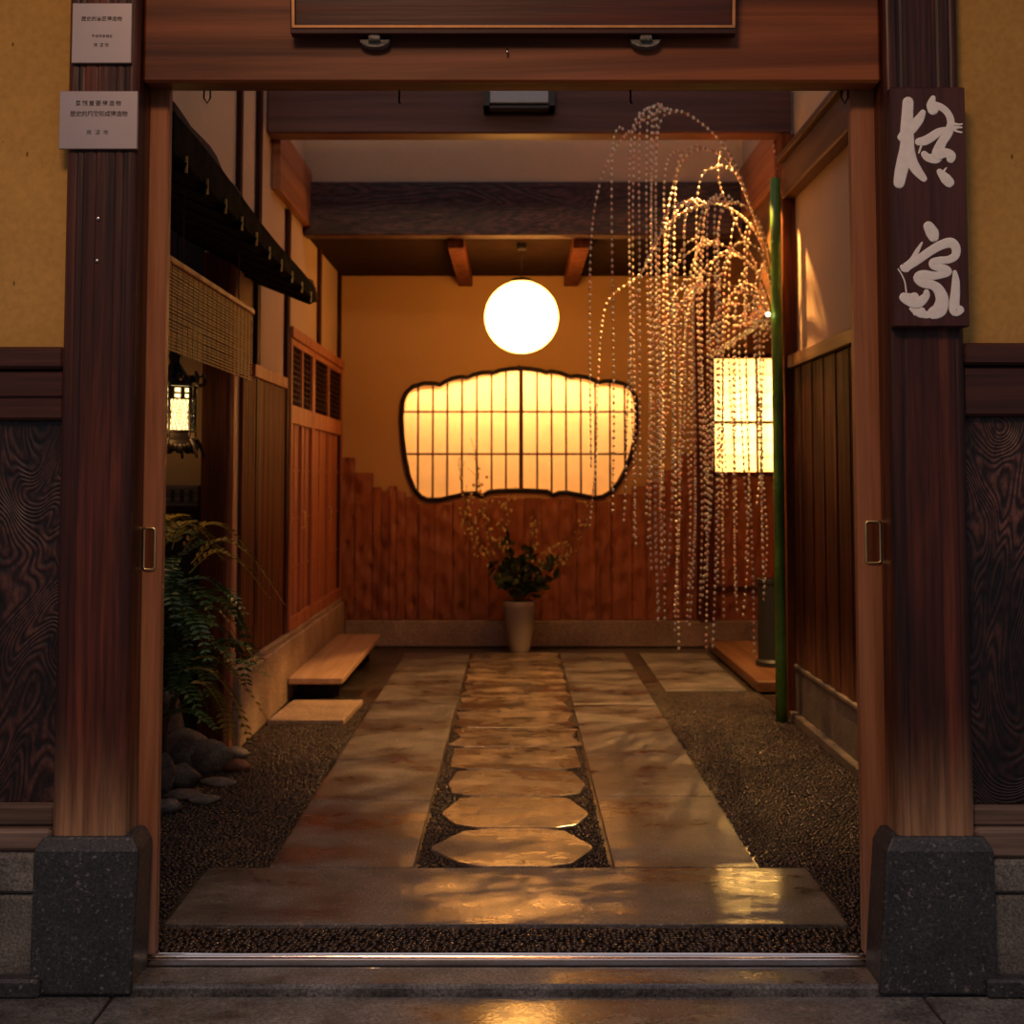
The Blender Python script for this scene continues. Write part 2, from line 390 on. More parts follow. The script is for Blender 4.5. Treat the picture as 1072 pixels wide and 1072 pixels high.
def slab(x0, x1, y0, y1, lbl, mat='slab', z=0., name='paving_slab', th=.04):
    g = .0035; m = MB(); m.box(x0+g, x1-g, y0+g, y1-g, z-th, z, .002)
    return tag(m.build(name, M[mat]), lbl, 'paving slab')
slab(-.90, .85, 3.235, 3.70, 'wide cross slab laid just inside the threshold')
LC = [3.70, 4.46, 5.10, 6.35, 8.20]; RC = [3.70, 4.52, 5.19, 6.35, 8.20]
wd = ['nearest the wide cross slab', 'second from the front', 'third from the front', 'farthest, ending by the back wall']
for i in range(4):
    slab(-.724, -.296, LC[i], LC[i+1], 'long granite slab left of the lens-stone strip, ' + wd[i])
    slab(.285, .71, RC[i], RC[i+1], 'long granite slab right of the lens-stone strip, ' + wd[i])
slab(.80, 1.245, 6.75, 8.2, 'broad slab at the back right, before the wooden platform')
words = ['nearest the cross slab', 'second from the front', 'third from the front', 'fourth from the front', 'fifth from the front', 'sixth from the front',
         'seventh from the front', 'eighth from the front', 'ninth from the front', 'tenth from the front', 'farthest, beneath the vase']
ys = [3.705 + .41*i for i in range(12)]
for i in range(11):
    a, b_ = ys[i]+.003, ys[i+1]-.003; c = (a+b_)/2 + R.uniform(-.03, .03)
    wl = .262 - R.uniform(0, .02) + (.018 if i > 4 else 0); wr = .258 - R.uniform(0, .03) + (.018 if i > 4 else 0)
    k = .10 + (.03*min(i, 4))
    P = [(-k, a), (k, a), (k+.07, a+.035), (wr, c-.012), (wr, c+.016), (k+.06, b_-.03), (k-.02, b_), (-k+.02, b_), (-k-.07, b_-.03), (-wl, c+.018), (-wl, c-.016), (-k-.07, a+.04)]
    m = MB(); m.prism(P, 'z', -.04, 0)
    tag(m.build('lens_paving_stone', M['slabc'], bevel=.004), 'pointed lens-shaped stone of the central strip, ' + words[i], 'paving stone')
# pebbles: uncountable
def ico():
    t = (1+5**.5)/2; v = np.array([(-1,t,0),(1,t,0),(-1,-t,0),(1,-t,0),(0,-1,t),(0,1,t),(0,-1,-t),(0,1,-t),(t,0,-1),(t,0,1),(-t,0,-1),(-t,0,1)], float)
    v /= np.linalg.norm(v[0])
    f = np.array([(0,11,5),(0,5,1),(0,1,7),(0,7,10),(0,10,11),(1,5,9),(5,11,4),(11,10,2),(10,7,6),(7,1,8),(3,9,4),(3,4,2),(3,2,6),(3,6,8),(3,8,9),(4,9,5),(2,4,11),(6,2,10),(8,6,7),(9,8,1)])
    return v, f
IV, IF = ico()
def scatter(name, rects, step, rad, zt, lbl, mat, seed=1, keep=None):
    rg = np.random.default_rng(seed); P = []
    for (x0, x1, y0, y1) in rects:
        nx = int((x1-x0)/step); ny = int((y1-y0)/(step*.87))
        gx, gy = np.meshgrid(np.arange(nx), np.arange(ny)); gx = gx + .5*(gy % 2)
        p = np.stack([x0+(gx+.5)*step, y0+(gy+.5)*step*.87], -1).reshape(-1, 2) + rg.uniform(-.3, .3, (nx*ny, 2))*step
        p = p[(p[:,0] > x0+rad*.5) & (p[:,0] < x1-rad*.5) & (p[:,1] > y0+rad*.4) & (p[:,1] < y1-rad*.4)]
        if keep: p = p[[keep(*q) for q in p]]
        P.append(p)
    P = np.concatenate(P); n = len(P)
    s = rad*rg.uniform(.75, 1.25, (n, 1, 3)); s[:,:,2] *= .6
    a = rg.uniform(0, 2*PI, n); ca, sa = np.cos(a), np.sin(a)
    V = IV[None]*s; V = np.stack([V[:,:,0]*ca[:,None]-V[:,:,1]*sa[:,None], V[:,:,0]*sa[:,None]+V[:,:,1]*ca[:,None], V[:,:,2]], -1)
    V += np.concatenate([P, rg.uniform(-.003, .0, (n, 1)) + zt], 1)[:, None, :]
    Fc = IF[None] + (np.arange(n)*12)[:, None, None]
    me = bpy.data.meshes.new(name); me.vertices.add(n*12); me.vertices.foreach_set('co', V.reshape(-1).astype('f'))
    me.loops.add(n*60); me.loops.foreach_set('vertex_index', Fc.reshape(-1).astype('i'))
    me.polygons.add(n*20); me.polygons.foreach_set('loop_start', np.arange(0, n*60, 3, dtype='i'))
    me.polygons.foreach_set('use_smooth', np.ones(n*20, bool)); me.update(calc_edges=True); me.materials.append(mat)
    o = bpy.data.objects.new(name, me); col.objects.link(o); return tag(o, lbl, 'pebbles', kind='stuff')
scatter('threshold_pebbles', [(-.97, .93, 3.062, 3.232)], .019, .0105, -.007, 'dark wet pebbles set in a row behind the steel door rail', M['pebble'], 2)
scatter('left_pebble_paving', [(-1.30, -.727, 3.70, 6.4), (-1.02, -.905, 3.235, 3.70)], .0165, .0082, -.009, 'small wet pebbles covering the ground left of the slabs', M['pebble'], 3)
scatter('right_pebble_paving', [(.714, 1.31, 3.70, 6.75), (.855, 1.31, 3.235, 3.70)], .0165, .0082, -.009, 'small wet pebbles covering the ground right of the slabs', M['pebble'], 4)
scatter('central_pebble_infill', [(-.294, -.12, 3.70, 5.8), (.12, .283, 3.70, 5.8)], .015, .0075, -.008, 'tiny pebbles filling gaps around the lens-shaped stones', M['pebble'], 5)

# ------------------------------------------------------------------ gate
def z_at(y, Y, x=CX): return at(x, y, Y)[2]
def x_at(x, Y, y=500): return at(x, y, Y)[0]
PF = 2.905
LPX = (x_at(62, PF), x_at(137.5, PF)); RPX = (x_at(934, PF), x_at(1013, PF))
for side, (a, b_), lb in (('l', LPX, 'left gate post of reddish weathered wood carrying two metal plaques'), ('r', RPX, 'right gate post of reddish weathered wood carrying the calligraphy board')):
    zt = z_at(875, PF)
    m = MB(); n = 14                                     # planed log: slightly fluted face
    rr_ = random.Random(11 if side == 'l' else 23); nn = 34; P = [(a, 2.998)]; dcur = .0
    for i_ in range(nn+1):
        t = i_/nn; edge = max(0, 1-min(t, 1-t)*14); g = .0026 if rr_.random() < .12 else rr_.uniform(0, .0007)
        P.append((a+(b_-a)*t, PF+.009*edge**2+g))
    P.append((b_, 2.998)); m.prism(P, 'z', zt, 2.75)
    e = tag(m.build('gate_post', M['post']), lb, 'post')
    # battered stone base
    x0, x1 = (x_at(40, PF, 880), x_at(146, PF, 880)) if side == 'l' else (x_at(927, PF, 880), x_at(1036, PF, 880))
    y0b = 2.872
    bx0, bx1 = (x_at(30, y0b, 1015), x_at(137, y0b, 1015)) if side == 'l' else (x_at(921, y0b, 1015), x_at(1046, y0b, 1015))
    c = .014
    m = MB()
    lv = [(bx0, bx1, y0b, -.03), (x0-.004, x1+.004, 2.886, zt-.03), (x0+c, x1-c, 2.899, zt)]
    vs = []
    for (p, q, y, z) in lv: vs += [(p, y, z), (q, y, z), (q, 3.0, z), (p, 3.0, z)]
    m.add(vs, [(0,3,2,1), (8,9,10,11)] + [(i*4+k, i*4+(k+1)%4, i*4+4+(k+1)%4, i*4+4+k) for i in range(2) for k in range(4)])
    tag(m.build('post_base_stone', M['base'], bevel=.006), 'dark flared stone block under the %s gate post' % ('left' if side == 'l' else 'right'), 'stone base')
# lintel
zl = z_at(86, 2.93)
m = MB(); m.box(LPX[1]+.002, RPX[0]-.002, 2.93, 2.995, zl, 2.62, .006)
tag(m.build('gate_lintel', M['lintel']), 'broad orange-brown beam across the top of the gate', 'beam')
m = MB(); m.box(LPX[1]-.2, RPX[0]+.2, 3.003, 3.08, zl+.025, 2.55, .004)
tag(m.build('door_head_rail', M['beamd']), 'dark head rail behind the orange gate lintel', 'beam')
# sliding doors pushed back into the wall
def sliding(sign, lbl):
    if sign < 0: xi = x_at(169.5, 3.01, 550); xo = x_at(141, 3.01, 550)
    else: xi = x_at(898, 3.01, 550); xo = x_at(927, 3.01, 550)
    e = empty('sliding_door', ((xi+xo)/2, 3.028, .006), lbl, 'door', None)
    m = MB(); m.box(xi, xo, 3.010, 3.046, .006, zl+.022, .005); m.build('stile', M['stile'], e)
    m = MB(); m.box(xo, xo+sign*.75, 3.018, 3.038, .05, zl, .003); m.build('panel', M['board'], e)
    # recessed pull
    if sign < 0: px0, px1, py0, py1 = 149.5, 163.5, 552, 597
    else: px0, px1, py0, py1 = 906, 922, 545, 590
    a = at(px0, py1, 3.01); b_ = at(px1, py0, 3.01)
    xa, xb, za, zb = a[0], b_[0], a[2], b_[2]; cx, cz = (xa+xb)/2, (za+zb)/2; hw, hh = (xb-xa)/2-.002, (zb-za)/2-.002
    pts = []
    r = .006
    for (sx, sz, a0) in ((1, 1, 0), (-1, 1, 90), (-1, -1, 180), (1, -1, 270)):
        for k in range(4):
            t = math.radians(a0 + k*30); pts.append((cx+sx*(hw-r)+r*math.cos(t), 3.008, cz+sz*(hh-r)+r*math.sin(t)))
    pts.append(pts[0]); pts.append(pts[1])
    m = MB(); m.tube(pts, .0036, 8, cap=False); f = m.build('pull_handle', M['brass'], e, smooth=True); lab(f, 'brass recessed door pull')
    m = MB(); m.box(cx-hw+.001, cx+hw-.001, 3.0075, 3.009, cz-hh+.001, cz+hh-.001); m.build('pull_cup', M['boardl'], f)
    return e
sliding(-1, 'left sliding door edge with brass pull beside the plaque post')
sliding(1, 'right sliding door edge with brass pull beside the calligraphy post')

# side walls of the street front
for sd in (-1, 1):
    xi = LPX[0]-.002 if sd < 0 else RPX[1]+.002; xo = sd*2.4
    x0, x1 = min(xi, xo), max(xi, xo); nm = 'left' if sd < 0 else 'right'
    zr = [z_at(y, 2.95) for y in ((364, 388, 440, 840, 862, 886, 928) if sd < 0 else (360, 384, 436, 842, 862, 893, 928))]
    m = MB(); m.box(x0, x1, 2.955, 2.998, zr[0], 2.75); struct(m.build('wall_front_'+nm, M['pl_out']))
    m = MB(); m.box(x0, x1, 2.915, 2.998, zr[1]+.002, zr[0]-.001, .006); m.box(x0, x1, 2.93, 2.998, zr[2], zr[1], .006)
    if sd < 0: m.box(x0, x1, 2.922, 2.95, (zr[1]*.45+zr[2]*.55), (zr[1]*.45+zr[2]*.55)+.012, .004)
    tag(m.build('wall_rail', M['railx']), 'dark horizontal rail under the ochre plaster, %s of the gate' % nm, 'rail')
    m = MB(); m.box(x0, x1, 2.953, 2.99, zr[3], zr[2]-.001)
    tag(m.build('burl_panel', M['burl']), 'dark swirling-grain wooden wall panel %s of the gate' % nm, 'wood panel')
    m = MB(); m.box(x0, x1, 2.925, 2.998, zr[4], zr[3]-.001, .006); m.box(x0, x1, 2.905, 2.998, zr[5], zr[4]-.001, .008)
    tag(m.build('ground_beam', M['railw']), 'weathered grey timber sill below the %s wood panel' % nm, 'beam')
    m = MB(); m.box(x0, x1, 2.895, 2.998, zr[6], zr[5]-.002, .008); m.box(x0, x1, 2.90, 2.998, -.02, zr[6]-.004, .008)
    struct(m.build('baseboard_front_'+nm, M['found']))
    m = MB(); m.box(x0, x1, 2.85, 2.893, -.03, .012, .006); tag(m.build('kerb_stone', M['base']), 'low dark kerb stone at the foot of the %s street wall' % nm, 'kerb')
m = MB(); m.box(-2.6, 2.6, 2.35, 3.75, 2.78, 2.86); struct(m.build('ceiling_added_shade', M['dark']))  # out-of-view eave, added to shade the upper street plaster
# hooks and eyelet under the lintel
for (x, y, Y, k, lb) in ((217, 92, 3.03, 'u', 'small black loop hook above the left end of the doorway'), (418, 92, 3.03, 'i', 'short black hook under the lintel, left of centre'),
                  (660, 88, 3.03, 'i', 'short black hook under the lintel, right of centre'), (884, 86, 3.03, 'u', 'small black hook at the right end of the doorway')):
    p = at(x, y, Y); z = zl+.027; m = MB()
    if k == 'u': m.tube([(p[0]-.007, Y, z), (p[0]-.008, Y, z-.035), (p[0], Y, z-.048), (p[0]+.008, Y, z-.035), (p[0]+.007, Y, z)], .0022, 6)
    else: m.tube([(p[0], Y, z), (p[0], Y, z-.045), (p[0]+.003, Y-.006, z-.05)], .0025, 6)
    tag(m.build('hook', M['iron'], smooth=True), lb, 'hook')
p = at(531, 55, 2.93); m = MB(); m.tube([(p[0], 2.932, p[2]+.006), (p[0], 2.92, p[2]+.004), (p[0], 2.915, p[2]-.006)], .0025, 6)
tag(m.build('hook', M['steel'], smooth=True), 'tiny bright screw eye in the middle of the lintel', 'hook')
# hung plaque over the gate (lower part in view)
e = empty('hanging_plaque', (0, 2.88, at(CX, 36, 2.9)[2]), 'large framed dark plaque hung on the gate lintel', 'plaque')
a = at(305, 37, 2.90); b_ = at(770, 34, 2.90); zb = (a[2]+b_[2])/2; th = math.radians(6)
def pl(x, t, d): return (x, 2.905 - t*math.sin(th) - d*math.cos(th), zb + t*math.cos(th) - d*math.sin(th)*0)
def plb(m, x0, x1, t0, t1, d0, d1):
    m.hexa([pl(x0,t0,d1), pl(x1,t0,d1), pl(x1,t0,d0), pl(x0,t0,d0), pl(x0,t1,d1), pl(x1,t1,d1), pl(x1,t1,d0), pl(x0,t1,d0)])
m = MB(); plb(m, a[0]+.004, b_[0]-.004, .006, .5, -.01, .010); m.build('panel', M['plaqd'], e)
m = MB()
plb(m, a[0], b_[0], -.004, .010, -.012, .018); plb(m, a[0], a[0]+.012, .010, .5, -.012, .018); plb(m, b_[0]-.012, b_[0], .010, .5, -.012, .018)
m.build('frame', M['plaqd'], e, bevel=.002)
m = MB()
plb(m, a[0]+.004, b_[0]-.004, .009, .0150, .018, .0215); plb(m, a[0]+.004, a[0]+.0105, .0135, .5, .018, .0205); plb(m, b_[0]-.0105, b_[0]-.004, .0135, .5, .018, .0215)
m.build('gilt_edge', M['gold'], e)
for x, nm in ((392, 'left'), (676, 'right')):
    p = at(x, 38, 2.9); m = MB(); m.box(p[0]-.014, p[0]+.014, 2.89, 2.929, zb-.018, zb-.005, .003)
    m.prism([(p[0]+.036*math.cos(t), zb-.012+.018*math.sin(t)) for t in [PI + PI*k/8 for k in range(9)]], 'y', 2.905, 2.929)
    tag(m.build('plaque_bracket', M['found']), '%s grey bracket holding up the framed plaque' % nm, 'bracket')

# ------------------------------------------------------------------ calligraphy board and metal plaques
e = empty('calligraphy_board', (x_at(972, 2.88), 2.89, z_at(343, 2.87)), 'long dark wooden board with white brush characters on right gate post', 'sign')
YS = 2.872
a = at(936, 342, YS); b_ = at(1010, 91, YS)
m = MB(); m.box(a[0], b_[0], YS, 2.9049, a[2], b_[2], .003); m.build('board', M['signw'], e)
SC = 3.97
strokes = [[
 [(122,105,20),(119,160,21),(117,225,24),(118,290,26),(104,350,25),(92,400,23),(84,445,20)],
 [(184,148,10),(168,178,17),(140,212,20),(110,240,20),(92,254,14)],
 [(120,280,22),(133,345,22),(158,390,19),(188,426,12)],
 [(226,88,9),(218,118,17),(226,140,20)], [(226,120,16),(262,130,13),(290,158,13),(300,195,14),(288,235,17),(262,275,17),(246,315,21),(238,340,20),(205,338,15),(188,322,12)],
 [(165,272,14),(190,268,17),(215,255,17),(250,232,15),(290,222,12),(325,212,5),(345,212,3)], [(300,212,8),(325,228,4),(345,232,3)], [(305,196,7),(330,200,4),(346,198,3)],
 [(246,325,20),(280,318,17),(300,330,18),(298,345,15)], [(176,290,4),(166,318,3)],
 [(252,395,11),(278,425,20),(294,442,19)], [(268,400,6),(276,385,3),(282,380,2)]],
 [[(206,622,19),(222,650,24),(228,668,20)],
 [(180,690,3),(160,725,8),(140,765,12),(112,795,18),(98,792,10)],
 [(112,795,15),(160,765,15),(215,726,16),(262,700,17),(300,692,19),(320,712,17),(318,745,15),(290,762,14),(250,765,13),(225,775,15),(232,790,14),(275,800,15),(288,815,13),(240,828,14),(190,828,20),(168,838,22),(185,858,18),(225,868,17),(250,890,20),(264,930,24),(252,970,27),(225,985,22)],
 [(250,975,22),(210,990,12),(170,985,15),(135,965,8)], [(225,995,5),(195,1003,3)], [(180,975,14),(150,985,8)],
 [(104,918,18),(130,928,24),(150,915,16)], [(130,935,20),(165,940,20),(195,915,14),(198,895,10)],
 [(80,800,2),(96,825,2.5),(108,855,2.5),(114,895,3)],
 [(316,812,7),(320,850,14),(318,900,17),(314,950,19),(318,975,20),(338,970,16)]]]
for ci, ch in enumerate(strokes):
    m = MB(); q = 0
    for st in ch:
        pts = [at(920+u/SC, 80+v/SC, YS-.0005-q*.00012) for (u, v, w) in st]; rd = [w*1.2/SC/F*YS for (u, v, w) in st]
        # resample with Catmull-Rom
        P = []; W = []
        for i in range(len(pts)-1):
            p0, p1, p2, p3 = (Vector(pts[max(i-1,0)]), Vector(pts[i]), Vector(pts[i+1]), Vector(pts[min(i+2,len(pts)-1)]))
            for k in range(5):
                t = k/5; P.append(.5*((2*p1)+(p2-p0)*t+(2*p0-5*p1+4*p2-p3)*t*t+(3*p1-p0-3*p2+p3)*t**3)); W.append(rd[i]*(1-t)+rd[i+1]*t)
        P.append(Vector(pts[-1])); W.append(rd[-1])
        # rounded ends
        d0 = (P[0]-P[1]).normalized(); d1 = (P[-1]-P[-2]).normalized()
        P = [P[0]+d0*W[0]*.85] + [P[0]+d0*W[0]*.5] + P + [P[-1]+d1*W[-1]*.5, P[-1]+d1*W[-1]*.85]; W = [W[0]*.35, W[0]*.8] + W + [W[-1]*.8, W[-1]*.35]
        m.tube(P, W, 12, sy=.05); q += 1
    m.build('brush_character', M['paint'], e, smooth=True)
def text(s, size, x, z, y, parent, mat, sx=1.0, spacing=1.0):
    cu = bpy.data.curves.new('lettering', 'FONT'); cu.body = s; cu.size = size; cu.align_x = 'CENTER'; cu.align_y = 'CENTER'; cu.space_character = spacing; cu.offset = size*.012
    t = bpy.data.objects.new('t', cu); col.objects.link(t); dg = bpy.context.evaluated_depsgraph_get()
    me = bpy.data.meshes.new_from_object(t.evaluated_get(dg)); bpy.data.objects.remove(t)
    me.transform(Matrix.Translation((x, y, z)) @ Matrix.Rotation(PI/2, 4, 'X') @ Matrix.Diagonal((sx, 1, 1, 1))); me.materials.clear(); me.materials.append(mat)
    o = bpy.data.objects.new('lettering', me); col.objects.link(o); o.parent = parent; o.matrix_parent_inverse = Matrix.Translation(parent.location).inverted(); return o
for (x0, x1, y0, y1, lb, lines) in (
    (74.5, 138.5, 3, 66, 'square brushed metal plaque at the top of left gate post', [('歴史的意匠建造物', .0122, 106.5, 20, 1.0), ('平成年度指定', .008, 107, 38, 1.1), ('京都市', .0105, 106, 47.5, 1.5)]),
    (61, 144.5, 95, 156, 'wider metal plaque below the square one on left gate post', [('景観重要建造物', .0135, 103, 108.5, 1.35), ('歴史的風致形成建造物', .0142, 103.5, 119.5, .92), ('京都市', .0125, 102, 139, 2.2)])):
    Y = 2.895; a = at(x0, y1, Y); b_ = at(x1, y0, Y)
    e = empty('metal_plaque', ((a[0]+b_[0])/2, 2.904, a[2]), lb, 'plaque')
    m = MB(); m.box(a[0], b_[0], Y, 2.9045, a[2], b_[2], .0015); m.build('plate', M['plate1'], e)
    for s, sz, tx, ty, spc in lines:
        p = at(tx, ty, Y); text(s, sz, p[0], p[2], Y-.0004, e, M['ink'], 1, spc)
for (x, y) in ((103, 229), (102, 273)):
    p = at(x, y, PF); m = MB(); m.ball((p[0], PF-.002, p[2]), .0045, 1, .7, 1)
    tag(m.build('nail_head', M['steel'], smooth=True), 'small bright nail head on left gate post, %s of the pair' % ('upper' if y < 250 else 'lower'), 'nail')

# ------------------------------------------------------------------ right wall of the passage
m = MB(); m.box(XR+.03, XR+.14, 3.0, YM, 0, 3.3); struct(m.build('wall_right', M['pl_in']))
m = MB(); m.box(XR-.03, XR+.03, 3.06, YM, -.01, .035, .006); m.box(XR, XR+.03, 3.06, YM, .035, .235, .004); m.box(XR-.008, XR+.03, 3.06, YM, .235, .255, .004)
struct(m.build('baseboard_right', M['pbase']))
e = empty('board_wainscot', (XR, 4.5, .255), 'dark reddish upright board panelling on the right passage wall', 'wall panelling')
y = 3.06; k = 0
while y < YM-.07:
    w = .105; m = MB(); m.box(XR+.002+.004*(k % 2), XR+.029, y+.0015, min(y+w, YM-.06)-.0015, .257, 1.662, .003); m.build('board', M['board'], e); y += w; k += 1
m = MB(); m.box(XR-.02, XR+.029, 3.06, YM-.06, 1.664, 1.726, .004); lab(m.build('cap_rail', M['beamyd'], e), 'lighter brown cap rail')
m = MB(); m.box(XR-.035, XR+.029, 3.06, YM-.06, 2.495, 2.665, .005); m.box(XR-.06, XR+.029, 3.06, YM-.06, 2.667, 2.70, .004)
tag(m.build('wall_beam', M['beamyd']), 'brown beam running along the right passage wall above plaster', 'beam')
m = MB(); m.box(XR-.035, XR+.06, YM-.058, YM+.05, 0, 2.82, .004); tag(m.build('corner_post', M['boardl']), 'slim reddish post at the end of right passage wall behind bamboo', 'post')
# bamboo pole
bx = x_at(816.5, 5.93, 600); m = MB(); ztop = z_at(187, 5.93); pr = []
z = -.005; nodes = [.30, .70, 1.10, 1.52, 1.92, 2.28]
pr = [(.027, z)]
for nz in nodes: pr += [(.0265, nz-.02), (.0285, nz-.004), (.0262, nz), (.0282, nz+.004), (.0262, nz+.02)]
pr += [(.0255, ztop)]
m.lathe(bx, 5.93, pr, 20); tag(m.build('bamboo_pole', M['bamboo'], smooth=True), 'tall green bamboo pole standing before the right wall end', 'bamboo pole')

# ------------------------------------------------------------------ beams across
m = MB(); m.box(XL+.0, XR+.02, YM-.05, YM+.08, z_at(139.5, YM-.05), 3.12, .008)
tag(m.build('cross_beam', M['beamd']), 'nearer dark cross beam just inside the gate, carrying small lamp', 'beam')
y3 = 7.03
m = MB(); m.box(XL+.002, 1.30, y3, y3+.12, z_at(246, y3), z_at(190, y3), .006)
tag(m.build('cross_beam', M['beamf']), 'farther dark figured cross beam below the pale plaster strip', 'beam')
m = MB(); m.box(XL+.0, 1.36, y3+.04, y3+.1, z_at(190, y3)+.001, 3.3); struct(m.build('wall_upper', M['pl_in']))
zc = 2.55
m = MB(); m.box(XL-.1, 2.3, y3+.121, YB+.05, zc, zc+.05); struct(m.build('ceiling', M['soffit']))
for k, (x, lb) in enumerate(((477, 'left of the pair'), (609, 'right of the pair'))):
    X = x_at(x, y3+.2); m = MB(); m.box(X-.048, X+.048, y3+.122, YB-.002, zc-.075, zc-.001, .004)
    tag(m.build('ceiling_joist', M['boardl']), 'orange-lit joist under the dark back ceiling, ' + lb, 'beam')
# small lamp on beam
e = empty('beam_lamp', (x_at(543, YM-.1), YM-.055, z_at(113, YM-.1)), 'small rectangular dark-framed lamp under the gate lintel on near cross beam', 'lamp')
a = at(506, 113, YM-.15); b_ = at(581, 92, YM-.15); 
m = MB(); zz0, zz1 = a[2], b_[2]+.02
m.box(a[0], b_[0], YM-.15, YM-.052, zz0, zz0+.012); m.box(a[0], b_[0], YM-.15, YM-.052, zz1-.012, zz1); m.box(a[0], a[0]+.03, YM-.15, YM-.052, zz0, zz1); m.box(b_[0]-.03, b_[0], YM-.15, YM-.052, zz0, zz1)
m.box(a[0], b_[0], YM-.08, YM-.052, zz0, zz1)
m.build('housing', M['black'], e)
m = MB(); m.box(a[0]+.032, b_[0]-.032, YM-.155, YM-.09, zz0+.024, zz1-.014, .004); m.build('glass', M['tubeg'], e)

# ------------------------------------------------------------------ back wall with the two paper windows
S3 = 2.978
outc = [(244,240),(255,212),(275,193),(310,183),(345,184),(360,188),(375,178),(400,167),(425,163),(445,166),(462,157),(490,150),(515,149),(525,151),(545,143),(575,138),(607,136),(640,138),(672,143),(690,150),(705,146),(735,151),(765,163),(785,160),(815,164),(840,174),(852,182),(870,177),(895,176),(930,184),(955,200),(966,225),(971,260),(971,310),(966,360),(953,410),(935,455),(915,492),(890,522),(865,536),(840,539),(800,532),(755,523),(730,524),(712,531),(695,520),(650,517),(600,516),(540,518),(512,521),(490,533),(470,525),(440,527),(400,536),(360,545),(320,545),(300,536),(280,515),(262,470),(250,410),(243,350),(240,290)]
outl = [at(340+u/S3, 340+v/S3, YB) for u, v in outc]; outl2 = [(p[0], p[2]) for p in outl]
wx0, wz0 = x_at(748, YB, 430), z_at(494, YB, 790); wx1, wz1 = 1.98, z_at(375, YB, 790)
rect = lambda x0, x1, z0, z1: [(x0,z0),(x1,z0),(x1,z1),(x0,z1)]
struct(plate('wall_back', rect(XL-.15, 2.4, -.05, zc-.001), [outl2, rect(wx0, wx1, wz0, wz1)], YB, YB+.08, M['pl_back']))
# cloud window
w1 = bpy.data.objects.new('window_1', None); col.objects.link(w1); w1.location = (0, YB, 1.4); w1['kind'] = 'structure'
lab(w1, 'lobed cloud-shaped paper window in back wall, glowing warm')
P = [Vector((p[0], YB-.012, p[1])) for p in outl2]; P += [P[0], P[1]]
m = MB(); m.tube(P, .0155, 8, cap=False, sy=1.2); tp = at(543, 384, YB); m.tube([(tp[0], YB-.012, tp[2]-.03), (tp[0], YB-.012, tp[2]+.012)], [.012, .004], 8); m.build('window_frame', M['dark'], w1, smooth=True)
plate('window_paper', outl2, [], YB+.045, YB+.047, M['paper'], w1)
def vspan(x):
    zs = []
    n = len(outl2)
    for i in range(n):
        (x0, z0), (x1, z1) = outl2[i], outl2[(i+1) % n]
        if (x0-x)*(x1-x) < 0: zs.append(z0+(z1-z0)*(x-x0)/(x1-x0))
    return min(zs), max(zs)
def hspan(z):
    xs = []; n = len(outl2)
    for i in range(n):
        (x0, z0), (x1, z1) = outl2[i], outl2[(i+1) % n]
        if (z0-z)*(z1-z) < 0: xs.append(x0+(x1-x0)*(z-z0)/(z1-z0))
    return min(xs), max(xs)
m = MB()
for u in (291,337,382,428,474,520,565,612,662,707,752,798,843,889,935):
    X = x_at(340+u/S3, YB+.03, 430); a, b_ = vspan(X); w = .014 if u == 612 else .0065
    m.box(X-w, X+w, YB+.018 if u == 612 else YB+.026, YB+.043, a, b_)
for v in (271, 403):
    Z = z_at(340+v/S3, YB+.03); a, b_ = hspan(Z); m.box(a, b_, YB+.028, YB+.0435, Z-.0065, Z+.0065)
m.build('lattice', M['boardl'], w1)
# light box behind it with its lamp tube near the top
x0, x1 = min(p[0] for p in outl2)-.08, max(p[0] for p in outl2)+.08; z0, z1 = .9, max(p[1] for p in outl2)+.12
lb_ = MB(); lb_.box(x0, x1, YB+.42, YB+.45, z0, z1); lb_.box(x0-.02, x0, YB+.085, YB+.45, z0, z1); lb_.box(x1, x1+.02, YB+.085, YB+.45, z0, z1)
lb_.box(x0, x1, YB+.085, YB+.45, z0-.02, z0); lb_.box(x0, x1, YB+.085, YB+.45, z1, z1+.02)
lb_.build('light_box', M['white'], w1)
def area(name, loc, rot, sx, sy, energy, c, spread=None):
    l = bpy.data.lights.new(name, 'AREA'); l.shape = 'RECTANGLE'; l.size = sx; l.size_y = sy; l.energy = energy; l.color = c
    if spread: l.spread = spread
    o = bpy.data.objects.new(name, l); col.objects.link(o); o.location = loc; o.rotation_euler = rot; return o
area('window_tube', ((x0+x1)/2, YB+.23, z1-.05), (math.radians(-26), 0, 0), x1-x0-.12, .06, 80, (1, .53, .22))
# right paper window
w2 = bpy.data.objects.new('window_2', None); col.objects.link(w2); w2.location = ((wx0+wx1)/2, YB, wz0); w2['kind'] = 'structure'
lab(w2, 'bright square paper window in the right-hand alcove')
m = MB()
f = .03
m.box(wx0-f, wx1+f, YB-.02, YB+.02, wz0-f, wz0+.001); m.box(wx0-f, wx1+f, YB-.02, YB+.02, wz1-.001, wz1+f)
m.box(wx0-f, wx0, YB-.019, YB+.02, wz0, wz1); m.box(wx1, wx1+f, YB-.019, YB+.02, wz0, wz1)
m.build('window_frame', M['boardl'], w2)
m = MB(); zm = z_at(442, YB)
m.box(wx0, wx1, YB+.02, YB+.04, zm-.010, zm+.010)
m.box((wx0+.30)-.008, (wx0+.30)+.008, YB+.02, YB+.04, wz0, wz1)
m.build('lattice', M['boardl'], w2)
m = MB()
for k in range(1, 7): zz = wz0+(wz1-wz0)*k/7; m.box(wx0, wx1, YB+.062, YB+.066, zz-.004, zz+.004)
for k in range(1, 5): xx = wx0+(wx1-wx0)*k/5; m.box(xx-.004, xx+.004, YB+.062, YB+.066, wz0, wz1)
